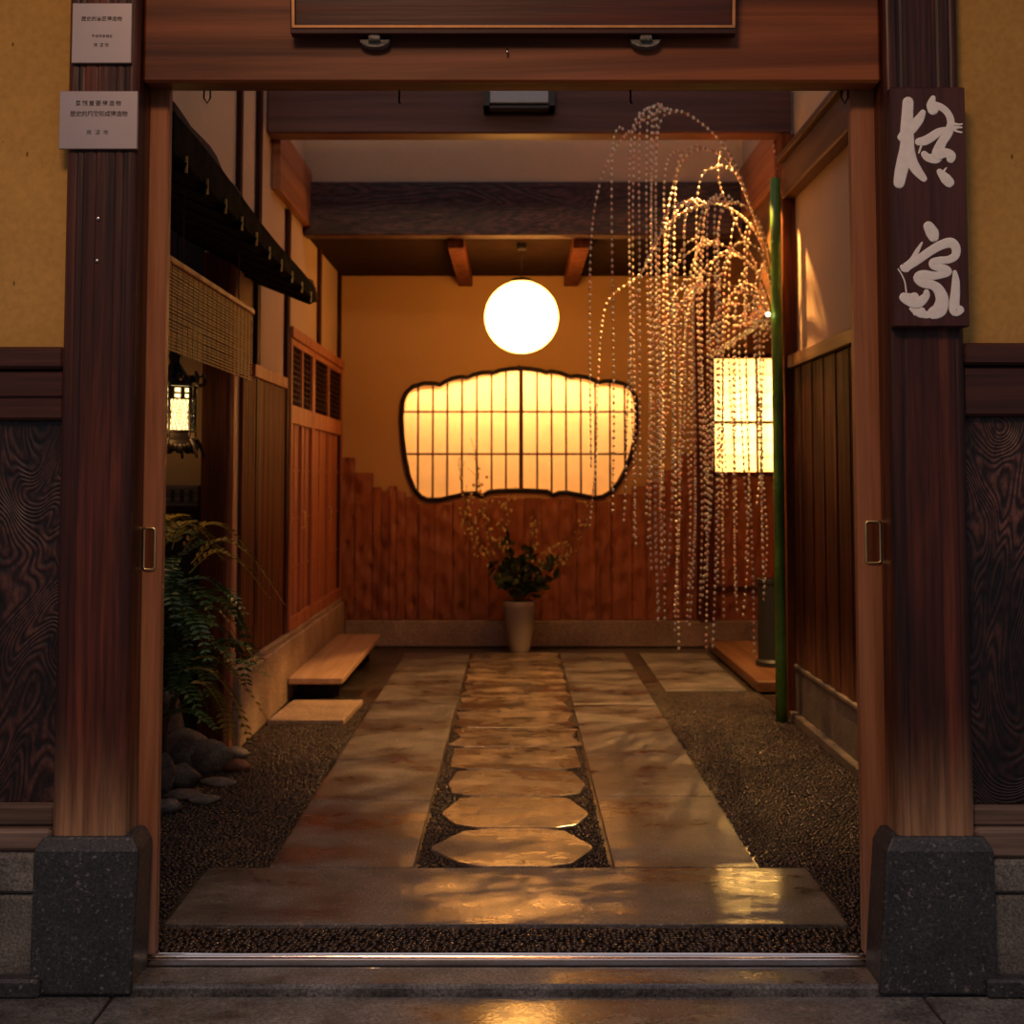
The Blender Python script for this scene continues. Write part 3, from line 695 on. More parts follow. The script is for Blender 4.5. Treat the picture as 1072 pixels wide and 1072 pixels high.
m.build('rear_lattice', M['boardl'], w2)
plate('window_paper', rect(wx0, wx1, wz0, wz1), [], YB+.045, YB+.047, M['paper'], w2)
area('alcove_window_light', ((wx0+wx1)/2, YB+.30, (wz0+wz1)/2), (PI/2, 0, PI), .5, .6, 16, (1, .68, .28))
area('alcove_window_light', ((wx0+wx1)/2, YB+.35, (wz0+wz1)/2), (-PI/2, 0, 0), .7, .8, 38, (1, .70, .30)).hide_render = False
# back skirting and stepped wainscot
ws = empty('stepped_wainscot', (0, YB, .17), 'reddish chiselled board wainscot with stepped top across the back wall', 'wall panelling')
edges = [(352,371,479),(371,390,495),(390,399,510),(399,407,514),(407,415,509),(415,424,514),(424,438,518),(438,455,521),(455,474,519),(474,492,522),(492,512,520),(512,531,521),(531,549,522),(549,567,521),(567,586,522),(586,604,520),(604,624,521),(624,640,518),(640,662,515),(662,677,509),(677,696,505),(696,707,492),(707,714,483),(714,730,474)]
for i, (xa, xb, yt) in enumerate(edges):
    d = .03 + .012*((i*7) % 3)/2; Y = YB-d; X0, X1 = x_at(xa, Y, 580), x_at(xb, Y, 580); Z = z_at(yt, Y)
    X0 = max(X0, XL+.004)
    cm = [c for c in range(8)]
    # keep below the window frame: the board top is clipped by the window outline
    for t in (X0+.01, (X0+X1)/2, X1-.01):
        try: Z = min(Z, vspan(t)[0]-.028)
        except ValueError: pass
    m = MB(); m.box(X0+.0015, X1-.0015, Y, YB-.002, .172, Z, .003); m.build('board', M['wains'], ws)
m = MB(); m.box(XL+.05, 2.3, YB-.055, YB-.001, -.011, .17, .01); struct(m.build('baseboard_back', M['kerb']))
m = MB(); m.box(x_at(730, YB-.06), x_at(745, YB-.06), YB-.075, YB-.001, .172, zc-.001, .004)
tag(m.build('back_post', M['boardl']), 'slim post between the cloud window wall and the bright paper window', 'post')
# alcove wall boards below the right window
e = empty('alcove_panelling', (1.8, YB-.02, .18), 'plain brown boards below the bright alcove window', 'wall panelling')
m = MB(); m.box(x_at(746, YB-.02), 2.29, YB-.022, YB-.001, .172, wz0-.04, .002); m.build('board', M['wains'], e)
m = MB(); zz = z_at(617, YB-.03); m.box(x_at(746, YB-.04), 2.29, YB-.05, YB-.023, zz-.015, zz+.02, .003); lab(m.build('rail', M['board'], e), 'dark rail')
# right side beams of the hall
m = MB(); m.box(1.29, 1.35, YM+.085, YB-.08, 2.60, 2.92, .005); tag(m.build('wall_beam', M['beamy']), 'upper orange beam along the right side of back hall', 'beam')
m = MB(); m.box(1.31, 1.35, YM+.085, YB+.05, 2.921, 3.3); struct(m.build('wall_right_clerestory', M['pl_in']))
m = MB(); m.box(1.31, 1.35, YM+.085, YB-.08, 2.05, 2.598); struct(m.build('wall_alcove_header', M['beamyd']))
m = MB(); m.box(1.29, 1.36, YM+.085, YB-.08, 1.975, 2.048, .004); tag(m.build('wall_beam', M['beamy']), 'lower slim beam over the alcove opening at the right', 'beam')
m = MB(); m.box(2.3, 2.4, YM, YB+.08, -.05, 3.3); struct(m.build('wall_alcove', M['pl_back']))
m = MB(); m.box(XR+.14, 2.3, YM, YM+.05, -.05, 3.3); struct(m.build('wall_alcove_front', M['pl_back']))
m = MB(); m.box(1.285, 2.25, 6.68, 8.35, .0, .06, .006); tag(m.build('wooden_platform', M['beamyd']), 'low wooden platform on floor in the right alcove', 'platform')
m = MB(); cx = 1.495; cy = 7.25
m.lathe(cx, cy, [(.108, .06), (.108, .085), (.095, .10), (.092, .30), (.092, .52), (.098, .535), (.098, .555), (.085, .555), (.083, .10)], 28)
tag(m.build('umbrella_stand', M['black'], smooth=False), 'black round stand on the wooden platform behind bamboo pole', 'stand')
# small red heap by back wall
rk = MB(); p = fl(749, 678)
rk.ball((p[0], 8.38, .012), .05, 1.4, .9, .65); rk.ball((p[0]+.06, 8.36, .0), .035, 1.2, 1, .6)
tag(rk.build('small_red_stone', M['rockr'], smooth=True), 'small reddish lump on floor by the back right post', 'stone')

# ------------------------------------------------------------------ left wall
m = MB(); m.box(XL-.12, XL, 5.3, YB+.02, 0, 2.56); struct(m.build('wall_left', M['pl_in']))
m = MB(); m.box(XL-.12, XL, 3.0, 5.299, 2.36, 3.3); m.box(XL-.12, XL, 5.299, YM-.052, 2.561, 3.3); struct(m.build('wall_left_upper', M['pl_in']))
m = MB(); m.box(XL-.12, XL, YM-.05, YB+.02, 2.562, 3.3); struct(m.build('wall_left_clerestory', M['pl_in']))
m = MB(); m.box(XL-.9, XL-.8, 3.0, 5.3, -.05, 3.3); struct(m.build('wall_recess', M['pl_in']))
m = MB(); m.box(XL-.8, XL-.12, 5.34, 5.4, 0, 2.3); struct(m.build('wall_recess_back', M['pl_back']))
e = empty('recess_panelling', (-1.6, 5.32, 0), 'dark panelling below the lantern niche plaster, dark shade board above it', 'wall panelling')
m = MB(); zz = z_at(538, 5.32); m.box(XL-.79, XL-.12, 5.31, 5.338, 0, zz, .003); m.build('lower_board', M['dark'], e)
m = MB(); m.box(XL-.79, XL-.12, 5.29, 5.338, zz+.002, zz+.035, .003); m.build('ledge', M['board'], e)
m = MB(); m.box(XL-.79, XL-.12, 5.30, 5.338, 1.78, 2.3, .003); m.build('upper_shade_board', M['dark'], e)  # dark wood stands in for the shadow on the wall under the canopy
# slotted box on the niche wall
e = empty('slot_box', (x_at(192, 5.3), 5.31, z_at(530, 5.3)), 'dark wooden box with three slots on niche wall under the lantern', 'box')
a = at(172, 531, 5.30); b_ = at(208, 508, 5.30)
m = MB(); m.box(a[0], b_[0], 5.30, 5.338, a[2], b_[2], .003); cs = m.build('case', M['railw'], e)
for x in (181, 190.5, 200):
    p = at(x, 519, 5.298); m = MB(); m.box(p[0]-.008, p[0]+.008, 5.295, 5.2995, p[2]-.025, p[2]+.025); m.build('slot', M['black'], cs)
# niche post and jambs
m = MB(); m.box(x_at(210, 5.25), x_at(236, 5.25), 5.25, 5.33, 0, 2.1, .004); tag(m.build('niche_post', M['boardl']), 'wide dark brown post right of the lantern', 'post')
m = MB(); m.box(x_at(237, 5.28), x_at(244, 5.28), 5.28, 5.33, 0, 2.1, .003); tag(m.build('niche_post', M['door']), 'narrow lighter strip post right of the lantern post', 'post')
def lx(px): return F*abs(XL)/(CX-px)          # depth on the left wall of a pixel column at horizon height
# pilasters
for px_, w, z0, z1, lb in ((244, .05, 2.36, 3.29, 'slim dark post on the upper left plaster, above thatch'), (265, .07, .0, 3.29, 'dark post of left wall at the thatch end'), (297, .07, .33, 2.56, 'dark post of left wall before lattice doors'),
                       (331, .06, 1.95, 2.56, 'slim dark post above the lattice doors'), (352.5, .06, .33, 2.56, 'dark post in the far left corner')):
    Y = lx(px_); Y = min(Y, YB-.04); m = MB(); m.box(XL+.001, XL+.022, Y-w/2, Y+w/2, z0, z1, .003)
    tag(m.build('wall_post', M['board']), lb, 'post')
m = MB(); m.box(XL+.001, XL+.045, YM+.085, YB-.002, 2.575, 2.90, .004); tag(m.build('wall_beam', M['beamy']), 'wide orange beam along the left side of back hall', 'beam')
m = MB(); m.box(XL+.001, XL+.05, 5.34, YB-.06, -.011, .30, .008); m.box(XL+.001, XL+.035, 5.34, YB-.06, .30, .328, .004); struct(m.build('baseboard_left', M['kerb']))
e = empty('left_board_panel', (XL, 6.0, .33), 'dark brown upright boards on left wall before the lattice doors', 'wall panelling')
y = 5.46
while y < 6.42:
    m = MB(); m.box(XL+.002, XL+.018, y+.0015, min(y+.115, 6.46)-.0015, .332, 1.60, .002); m.build('board', M['boardl'], e); y += .115
m = MB(); m.box(XL+.002, XL+.03, 5.66, 6.46, 1.602, 1.66, .003); lab(m.build('cap_rail', M['door'], e), 'lighter cap rail')
# lattice doors
def lat_door(y0, y1, lb):
    e = empty('lattice_door', (XL+.01, (y0+y1)/2, .33), lb, 'door'); X0, X1 = XL+.004, XL+.030
    fr = .045; ym = (y0+y1)/2
    m = MB()
    for (a, b_) in ((y0, y0+fr), (y1-fr, y1)): m.box(X0, X1, a, b_, .33, 1.885, .003)
    for (a, b_) in ((.33, .40), (1.43, 1.53), (1.85, 1.885)): m.box(X0, X1-.001, y0+fr, y1-fr, a, b_, .003)
    m.box(X0, X1-.002, ym-.018, ym+.018, .40, 1.85, .003)
    m.build('frame', M['door'], e)
    for (a, b_) in ((y0+fr, ym-.018), (ym+.018, y1-fr)):
        m = MB(); m.box(X0, X0+.008, a, b_, 1.53, 1.85); n = 9
        for k in range(1, n): yy = a+(b_-a)*k/n; m.box(X0+.008, X0+.016, yy-.005, yy+.005, 1.53, 1.85)
        for k in range(1, 10): zz = 1.53+.32*k/10; m.box(X0+.008, X0+.0155, a, b_, zz-.004, zz+.004)
        lab(m.build('lattice_pane', M['board'], e), 'dark fine lattice pane')
        m = MB(); m.box(X0, X0+.006, a, b_, .40, 1.43); m.build('door_board', M['wains'] if 0 else M['door'], e)
        m = MB(); yc = (a+b_)/2; m.box(X0+.006, X0+.011, yc-.007, yc+.007, .40, 1.43)
        for zz in (.66, .92, 1.18): m.box(X0+.006, X0+.013, a, b_, zz-.006, zz+.006)
        m.build('muntin', M['door'], e)
    m = MB(); m.tube([(X1, ym, .86), (X1+.016, ym, .87), (X1+.016, ym, .95), (X1, ym, .96)], .005, 6); lab(m.build('door_handle', M['brass'], e, smooth=True), 'small brass handle')
    return e
y0 = lx(297)+.04; ymid = lx(323); y1 = YB-.075
lat_door(y0, ymid, 'nearer brown lattice door on the left wall')
lat_door(ymid+.004, y1, 'farther brown lattice door, beside the back wall')
m = MB(); m.box(XL+.001, XL+.04, y0, y1, 1.887, 1.945, .004); tag(m.build('lattice_rail', M['door']), 'light brown rail above both lattice doors', 'beam')
# long wooden step & stone step
e = empty('wooden_step', (-1.03, 7.3, 0), 'long low wooden bench-like step below the lattice doors', 'step')
m = MB(); m.box(-1.165, -.885, 6.42, 8.22, .085, .12, .006); m.build('tread', M['tread'], e)
for y in (6.62, 7.9): m = MB(); m.box(-1.15, -.93, y, y+.08, -.011, .084); m.build('support', M['dark'], e)
m = MB(); m.prism([(-1.155, 5.85), (-.80, 5.85), (-.775, 6.38), (-1.13, 6.38)], 'z', -.015, .016)
tag(m.build('stepping_stone', M['kerb'], bevel=.006), 'flat rectangular stepping stone before the long wooden step', 'stone')

# ------------------------------------------------------------------ canopy, blind, lantern
e = empty('thatched_canopy', (XL, 4.5, 2.1), 'small dark bark-thatched canopy projecting from the left wall', 'canopy')
EX = -.95
def ez(Y): t = (Y-3.3)/(5.8-3.3); return 2.005 - .07*t, 2.175 - .155*t + .012*math.sin(t*9)
m = MB(); NY = 26; ysr = [3.3+(5.84-3.3)*i/NY for i in range(NY+1)]; vs = []; fs = []
for i, Y in enumerate(ysr):
    lo, hi = ez(Y); lo += .035
    if i >= NY-1: hi = lo + .05 + (NY-i)*.03
    w = .265 if Y > 5.24 else .45
    j = [R.uniform(-.006, .006) for _ in range(6)]
    prof = [(EX+.01+j[0], lo+j[1]), (EX+.018+j[2], (lo+hi)/2), (EX+j[3], hi+j[4]), (EX-w*.5, hi+.14*w/.45*.9), (EX-w, hi+.30*w/.45*.75), (EX-w, lo+.45*w), (EX-w*.5, lo+.45*w*.5)]
    vs += [(p[0], Y, p[1]) for p in prof]
n = 7
for i in range(NY):
    for k in range(n): fs.append((i*n+k, i*n+(k+1)%n, (i+1)*n+(k+1)%n, (i+1)*n+k))
fs += [tuple(range(n)), tuple(NY*n+k for k in range(n))]
m.add(vs, fs); m.build('thatch', M['thatch'], e, smooth=True)
Y = 3.42; k = 0
while Y < 5.62:
    lo, hi = ez(Y); w = .262 if Y > 5.22 else .42; m = MB(); m.tube([(EX+.028, Y, lo-.004), (EX-w, Y, lo-.004+.45*w)], .017, 8); rf = m.build('rafter', M['darky'], e, smooth=True)
    m = MB(); m.box(EX+.028, EX+.034, Y-.004, Y+.004, lo-.016, lo+.03); lab(m.build('rafter_tip', M['reed'], rf), 'pale cut rafter end')
    Y += .235
m = MB(); NB = 12; vs = []; fs = []
for i in range(NB+1):
    Y = 3.3+(5.68-3.3)*i/NB; lo, hi = ez(Y); w = .25 if Y > 5.24 else .44
    top = lo+.03+(hi-lo-.03)*.62
    vs += [(EX+.0, Y, lo-.004), (EX+.026, Y, lo+.01), (EX+.028, Y, top), (EX+.0, Y, top), (EX-w, Y, lo+.05+.45*w), (EX-w, Y, lo-.018+.45*w)]
for i in range(NB):
    for k in range(6): fs.append((i*6+k, i*6+(k+1)%6, i*6+6+(k+1)%6, i*6+6+k))
fs += [(0,1,2,3,4,5), tuple(NB*6+k for k in range(6))[::-1]]
m.add(vs, fs); lab(m.build('eave_board', M['darky'], e), 'black eave boarding')
# blind
BX = -1.0; by1 = F*1.0/(CX-262); by0 = 3.35; bz0, bz1 = 1.50, 1.765
e = empty('reed_blind', (BX, 4.2, bz0), 'golden reed blind hanging below the thatched canopy', 'blind')
m = MB(); z = bz0+.006
while z < bz1-.012:
    o_ = R.uniform(-.0012, .0012); m.tube([(BX+o_, by0, z+R.uniform(-.0006,.0006)), (BX+o_, (by0+by1)/2, z+R.uniform(-.0008,.0008)), (BX+o_, by1+R.uniform(-.004, .004), z)], .0036, 5); z += .0102
m.build('reeds', M['reed'], e)
m = MB(); y = by0+.04
while y < by1: m.box(BX+.0035, BX+.0045, y-.0008, y+.0008, bz0, bz1); y += .06
m.build('binding_strings', M['string'], e)
m = MB(); m.box(BX-.008, BX+.010, by0, by1+.01, bz1-.010, bz1+.010, .003); m.build('top_rail', M['door'], e)
for y in (3.7, 4.45): m = MB(); m.tube([(BX, y, bz1+.01), (BX, y, 2.03)], .0025, 5); m.build('hanging_cord', M['string'], e)
# lantern
LY = 4.95; lxp = x_at(183, LY, 430); zc_ = lambda y: z_at(y, LY)
e = empty('hanging_lantern', (lxp, LY, zc_(475)), 'hexagonal black metal lantern with glowing panels hanging behind the blind', 'lantern')
A0 = math.radians(30)
def hexr(r, k, j=0): a = A0+math.radians(60*k+j); return (lxp+r*math.cos(a), LY+r*math.sin(a))
rb = .082
zb0, zb1 = zc_(452), zc_(418)
m = MB(); m.lathe(lxp, LY, [(rb*.93, zb0+.002), (rb*.93, zb1+.0)], 6, A0); m.build('glowing_panels', M['lglow'], e)
m = MB()
for k in range(6):
    a = hexr(rb*.99, k); b_ = hexr(rb*.99, k+1)
    m.tube([(a[0], a[1], zb0-.02), (a[0], a[1], zb1+.05)], .006, 6)
    for zz in (zb0, zb1, zb1+.022, zb1+.045): m.tube([(a[0], a[1], zz), (b_[0], b_[1], zz)], .0042 if zz != zb0 else .006, 6)
    # net lattice on each pane
    for q in range(1, 5):
        t = q/5; 
        for (s0, s1) in ((0, 1), (1, 0)):
            pa = Vector((a[0]+(b_[0]-a[0])*t, a[1]+(b_[1]-a[1])*t, zb0 if s0 == 0 else zb1))
            t2 = min(1, t+.5); pb = Vector((a[0]+(b_[0]-a[0])*t2, a[1]+(b_[1]-a[1])*t2, zb1 if s0 == 0 else zb0)); m.tube([pa, pb], .0013, 4)
            t3 = max(0, t-.5); pc = Vector((a[0]+(b_[0]-a[0])*t3, a[1]+(b_[1]-a[1])*t3, zb1 if s0 == 0 else zb0)); m.tube([pa, pc], .0013, 4)
m.build('cage', M['lantm'], e)
m = MB(); m.lathe(lxp, LY, [(rb*.9, zb1+.005), (rb*.9, zb1+.045)], 6, A0); lab(m.build('frieze_glow', M['lglow'], e), 'glowing slots above panels')
m = MB()
for k in range(12):
    a = A0+math.radians(30*k+8); m.tube([(lxp+rb*.93*math.cos(a), LY+rb*.93*math.sin(a), zb1+.003), (lxp+rb*.93*math.cos(a), LY+rb*.93*math.sin(a), zb1+.045)], .010, 5)
m.build('frieze', M['lantm'], e)
# skirt with pierced lobes
m = MB(); m.lathe(lxp, LY, [(rb*1.02, zb0-.004), (rb*1.03, zb0-.035), (rb*1.12, zb0-.05), (rb*1.05, zb0-.05), (rb*.95, zb0-.004)], 6, A0)
for k in range(6):
    a = hexr(rb*1.08, k); d = hexr(rb*1.5, k); m.tube([(a[0], a[1], zb0-.03), ((a[0]+d[0])/2, (a[1]+d[1])/2, zb0-.055), (d[0], d[1], zb0-.10), (d[0]*1.0, d[1], zb0-.106)], [.007, .008, .006, .003], 6)
    b_ = hexr(rb*1.08, k+1)
    for q in range(5):
        t = (q+.5)/5; m.ball((a[0]+(b_[0]-a[0])*t, a[1]+(b_[1]-a[1])*t, zb0-.052-.016*(1-abs(t-.5)*1.6)), .014 if q != 2 else .020, 1, .6, 1, 8, 6)
m.build('skirt', M['lantm'], e, smooth=False)
# roof with curled corners and finial
zr = zb1+.05
m = MB(); m.lathe(lxp, LY, [(rb*1.25, zr), (rb*1.22, zr+.012), (rb*.85, zr+.03), (rb*.5, zr+.062), (rb*.26, zr+.095), (rb*.28, zr+.105), (rb*.34, zr+.125), (rb*.22, zr+.150), (rb*.08, zr+.165)], 6, A0)
for k in range(6):
    a = hexr(rb*1.18, k); c1 = hexr(rb*1.42, k); c2 = hexr(rb*1.5, k); c3 = hexr(rb*1.35, k); c4 = hexr(rb*1.22, k)
    m.tube([(a[0], a[1], zr+.008), (c1[0], c1[1], zr+.012), (c2[0], c2[1], zr+.035), (c3[0], c3[1], zr+.052), (c4[0], c4[1], zr+.04)], [.009, .008, .008, .009, .004], 6)
    c5 = hexr(rb*.95, k, 30); m.ball((c5[0], c5[1], zr+.035), .018, 1, 1, 1, 8, 6)
m.build('roof', M['lantm'], e)
m = MB(); zt = zr+.165
for k in range(16): m.tube([(lxp+(.007 if k % 2 else 0)*math.cos(t), LY+(0 if k % 2 else .007)*math.cos(t), zt+.016*k+.010+.011*math.sin(t)) for t in [2*PI*q/8 for q in range(9)]], .0022, 4, cap=False)
m.tube([(lxp, LY, zt+.25), (lxp, LY, 2.22)], .003, 5)
m.build('chain', M['lantm'], e)
pl_ = bpy.data.lights.new('lantern_bulb', 'POINT'); pl_.energy = 1.3; pl_.color = (1, .5, .15); pl_.shadow_soft_size = .05
po = bpy.data.objects.new('lantern_bulb', pl_); col.objects.link(po); po.location = (lxp+.02, LY-.13, zb0+.03)

# ------------------------------------------------------------------ globe lamp
BY = 7.4; c = at(546, 332, BY); rad = 39/F*BY
e = empty('globe_lamp', c, 'round glowing white globe lamp hanging above the cloud window', 'lamp')
m = MB(); m.ball(c, rad, 1, 1, .985, 48, 32); m.build('globe', M['ball'], e, smooth=True)
m = MB(); m.lathe(c[0], c[1], [(.072, c[2]+rad*.955), (.072, c[2]+rad*.985), (.05, c[2]+rad+.012), (.012, c[2]+rad+.02)], 24); m.build('cap', M['black'], e)
m = MB(); m.tube([(c[0], c[1], c[2]+rad+.015), (c[0], c[1], zc)], .0035, 6); m.build('cord', M['string'], e)
m = MB(); m.lathe(c[0], c[1], [(.024, zc-.04), (.030, zc-.03), (.030, zc-.001)], 20); m.build('ceiling_rose', M['black'], e)

# spotlight above the willow, fixed to the back of near cross beam
e = empty('spotlight', (1.02, YM+.12, 2.86), 'small black spotlight on rear of near cross beam, above the bamboo', 'spotlight')
m = MB(); m.tube([(1.02, YM+.085, 2.90), (1.02, YM+.14, 2.88)], .008, 8); m.build('arm', M['black'], e)
m = MB(); m.tube([(1.00, YM+.15, 2.93), (1.00, YM+.15, 2.86)], .03, 14); m.build('can', M['black'], e)
e = empty('spotlight', (.62, YM+.12, 2.86), 'added black spotlight on rear of near cross beam, toward the globe lamp', 'spotlight')  # second fitting, added to gild the willow's left strands
m = MB(); m.tube([(.62, YM+.085, 2.90), (.62, YM+.14, 2.88)], .008, 8); m.build('arm', M['black'], e)
m = MB(); m.tube([(.60, YM+.15, 2.93), (.60, YM+.15, 2.86)], .03, 14); m.build('can', M['black'], e)
def spot(loc, tgt, en, ang, c, soft=.02, blend=.35):
    s = bpy.data.lights.new('spotlight_beam', 'SPOT'); s.energy = en; s.spot_size = math.radians(ang); s.spot_blend = blend; s.color = c; s.shadow_soft_size = soft
    so = bpy.data.objects.new('spotlight_beam', s); col.objects.link(so); so.location = loc
    so.rotation_euler = (Vector(tgt)-Vector(loc)).to_track_quat('-Z', 'Y').to_euler(); return so
spot((1.00, YM+.15, 2.845), (1.00, YM+.12, 0), 280, 82, (1, .50, .14), .012, .12)
spot((.60, YM+.15, 2.845), (.56, YM+.08, 0), 150, 66, (1, .50, .14), .015, .3)  # added beam for the left strands

# ------------------------------------------------------------------ mochibana willow
e = empty('mochibana_willow', (bx-.05, 5.98, 1.2), 'weeping willow branches strung with tiny rice balls beside green bamboo', 'decorative branches')
beads = []
def cat(pts, n):
    pts = [Vector(p) for p in pts]; out = []
    for i in range(len(pts)-1):
        p0, p1, p2, p3 = pts[max(i-1,0)], pts[i], pts[i+1], pts[min(i+2,len(pts)-1)]
        for k in range(n):
            t = k/n; out.append(.5*((2*p1)+(p2-p0)*t+(2*p0-5*p1+4*p2-p3)*t*t+(3*p1-p0-3*p2+p3)*t**3))
    out.append(pts[-1]); return out
def addbeads(P, d, start=0.0):
    acc = start; 
    for i in range(len(P)-1):
        L = (P[i+1]-P[i]).length
        while acc < L:
            q = P[i].lerp(P[i+1], acc/L); t = (P[i+1]-P[i]).normalized(); beads.append((q, t)); acc += d*R.uniform(.85, 1.2)
        acc -= L
def px3(pts, Yf): return [at(x, y, Yf(i/(len(pts)-1))) for i, (x, y) in enumerate(pts)]
base = (812, 345)
arcs = [  # stem, apex, outer point; then its own drop
 ([(814,350),(803,270),(785,215),(768,168),(738,132),(702,115),(665,132),(640,162),(626,200),(619,250),(617,330),(618,420),(619,490)], 6.0, 5.75),
 ([(812,345),(800,300),(770,232),(752,185),(762,140),(785,124),(803,133),(811,158),(814,188)], 6.02, 6.12),
 ([(812,345),(806,270),(790,225),(765,212),(735,216),(700,235),(676,275),(663,330),(657,420),(655,500),(653,545)], 6.0, 5.70),
 ([(812,350),(804,280),(785,235),(752,214),(720,220),(695,240),(672,285),(640,310),(630,340),(626,400),(624,480),(617,555)], 5.98, 6.25),
 ([(813,340),(800,262),(770,180),(745,158),(722,160),(707,185),(697,240),(694,330),(693,430),(691,520)], 6.0, 6.15),
 ([(812,345),(795,290),(760,258),(725,262),(700,290),(686,330),(681,420),(680,520),(682,600)], 6.0, 5.85),
 ([(812,345),(802,305),(780,272),(750,270),(728,300),(717,350),(712,440),(711,540),(706,640)], 6.0, 6.3),
 ([(813,345),(808,300),(795,262),(772,255),(756,285),(748,340),(744,430),(742,540),(740,610)], 6.02, 5.8),
 ([(812,345),(803,320),(786,298),(768,305),(758,340),(756,430),(756,520),(757,590)], 6.0, 6.2),
 ([(813,345),(790,310),(752,298),(718,312),(698,345),(690,400),(688,480),(686,560),(690,640)], 6.0, 5.65),
]
stems = []
for pts, Ya, Yb in arcs:
    P = cat(px3(pts, lambda t: Ya+(Yb-Ya)*min(1, t*1.8)), 6); stems.append(P)
    m = MB(); n = len(P); m.tube(P, [max(.0016, .0062*(1-1.4*i/n)) for i in range(n)], 5); m.build('branch', M['twig'], e, smooth=True)
    k0 = int(len(P)*.12); addbeads(P[k0:], .030)
# hanging strands: leave the arcs and fall
def ybot(x):
    if x < 640: return R.uniform(500, 560)
    if x < 680: return R.uniform(500, 590)
    return 470 + 220*R.random()**.8
cnt = 0
targets = [641, 662, 667, 672, 679] + [683+62*(k+.5)/26 for k in range(26)] + [746+57*(k+.5)/19 for k in range(19)]
for xt in targets:
    xt += R.uniform(-2, 2); off = R.uniform(8, 48) if R.random() < .6 else R.uniform(6, 16); cand = []
    for si, P in enumerate(stems):
        if si == 1 and xt < 755: continue
        if si == 0 and 690 < xt and R.random() > .12: continue
        if si == 4 and R.random() > .35: continue
        idx = [i for i in range(int(len(P)*.10), int(len(P)*.6)) if CX+F*P[i].x/P[i].y - (xt+off) < 5 and CX+F*P[i].x/P[i].y - (xt+off) > -5]
        if idx: cand.append((P, idx[0], si))
    if not cand: continue
    P, i, si = R.choice(cand) if xt > 690 else cand[0]
    p = P[i]; t = (P[min(i+1,len(P)-1)]-P[i]).normalized()
    bow = R.uniform(.04, .12); side = R.uniform(-.22, .22)
    q1 = p + t*bow*.8 + Vector((0, side*.15, .012)); xw = (xt-CX)/F*(p.y+side*.5); q2 = Vector((xw, p.y+side*.5, p.z-.13)); q1 = p.lerp(q2, .5)+Vector((-.0, 0, .085))
    xpix = CX + q2.x/q2.y*F
    if xpix > 806: xpix = 800
    zb = z_at(ybot(xpix) if R.random() < .9 else R.uniform(430, 520), q2.y+side*.4)
    if R.random() < .06: zb = z_at(685, q2.y)
    q3 = Vector((q2.x-.006, q2.y+side*.4, q2.z*.6+zb*.4)); q4 = Vector((q2.x+R.uniform(-.02,.02), q2.y+side*.4, q2.z*.25+zb*.75)); q5 = Vector((q4.x+R.uniform(-.03, .012), q4.y, zb))
    Q = cat([p, q1, q2, q3, q4, q5], 6)
    Q = [Vector((min(v.x, bx-.04), v.y, v.z)) if v.y < 6.1 else v for v in Q]
    m = MB(); m.tube(Q, [max(.0010, .0022*(1-.8*k/len(Q))) for k in range(len(Q))], 4); m.build('strand', M['twig'], e)
    addbeads(Q, .031, R.uniform(0, .03)); cnt += 1
# short bare shoots at the foot of the spray
for k in range(14):
    a0 = R.uniform(.2, 2.9); L = R.uniform(.1, .28); p = Vector(at(806+R.uniform(-6, 4), 338+R.uniform(-6, 20), 6.0))
    q = p + Vector((-abs(math.cos(a0))*L, R.uniform(-.1, .1), math.sin(a0)*L*.6-.02)); qm = (p+q)/2+Vector((0, 0, .03))
    Q = cat([p, qm, q], 4); m = MB(); m.tube(Q, .002, 4)
    m.build('shoot', M['twig'], e); addbeads(Q, .03)
beads.sort(key=lambda b: b[0].y)
def beadmesh(lst, nu=7, nv=5):
    m = MB()
    for (p, t) in lst:
        r = R.uniform(.0054, .0070); t1 = len(m.v); m.ball(p, r, 1, 1, 1.25, nu, nv)
    return m
for b_ in beads[:100]: beadmesh([b_]).build('rice_ball', M['bead'] if R.random() < .75 else M['beadp'], e, smooth=True, fixn=False)
rest = beads[100:]; w_ = [b for i, b in enumerate(rest) if i % 10 < 7]; p_ = [b for i, b in enumerate(rest) if i % 10 >= 7]
o = beadmesh(w_).build('rice_balls', M['bead'], e, smooth=True, fixn=False); o['kind'] = 'stuff'
o = beadmesh(p_).build('rice_balls', M['beadp'], e, smooth=True, fixn=False); o['kind'] = 'stuff'; lab(o, 'pink rice balls')
p = at(804, 329, 5.9); m = MB(); m.ball(p, .011); tag(m.build('light_bulb', emis('bulb_glow', (1, .78, .4), 12), smooth=True), 'tiny bright bulb glowing beside the bamboo among willow twigs', 'bulb')

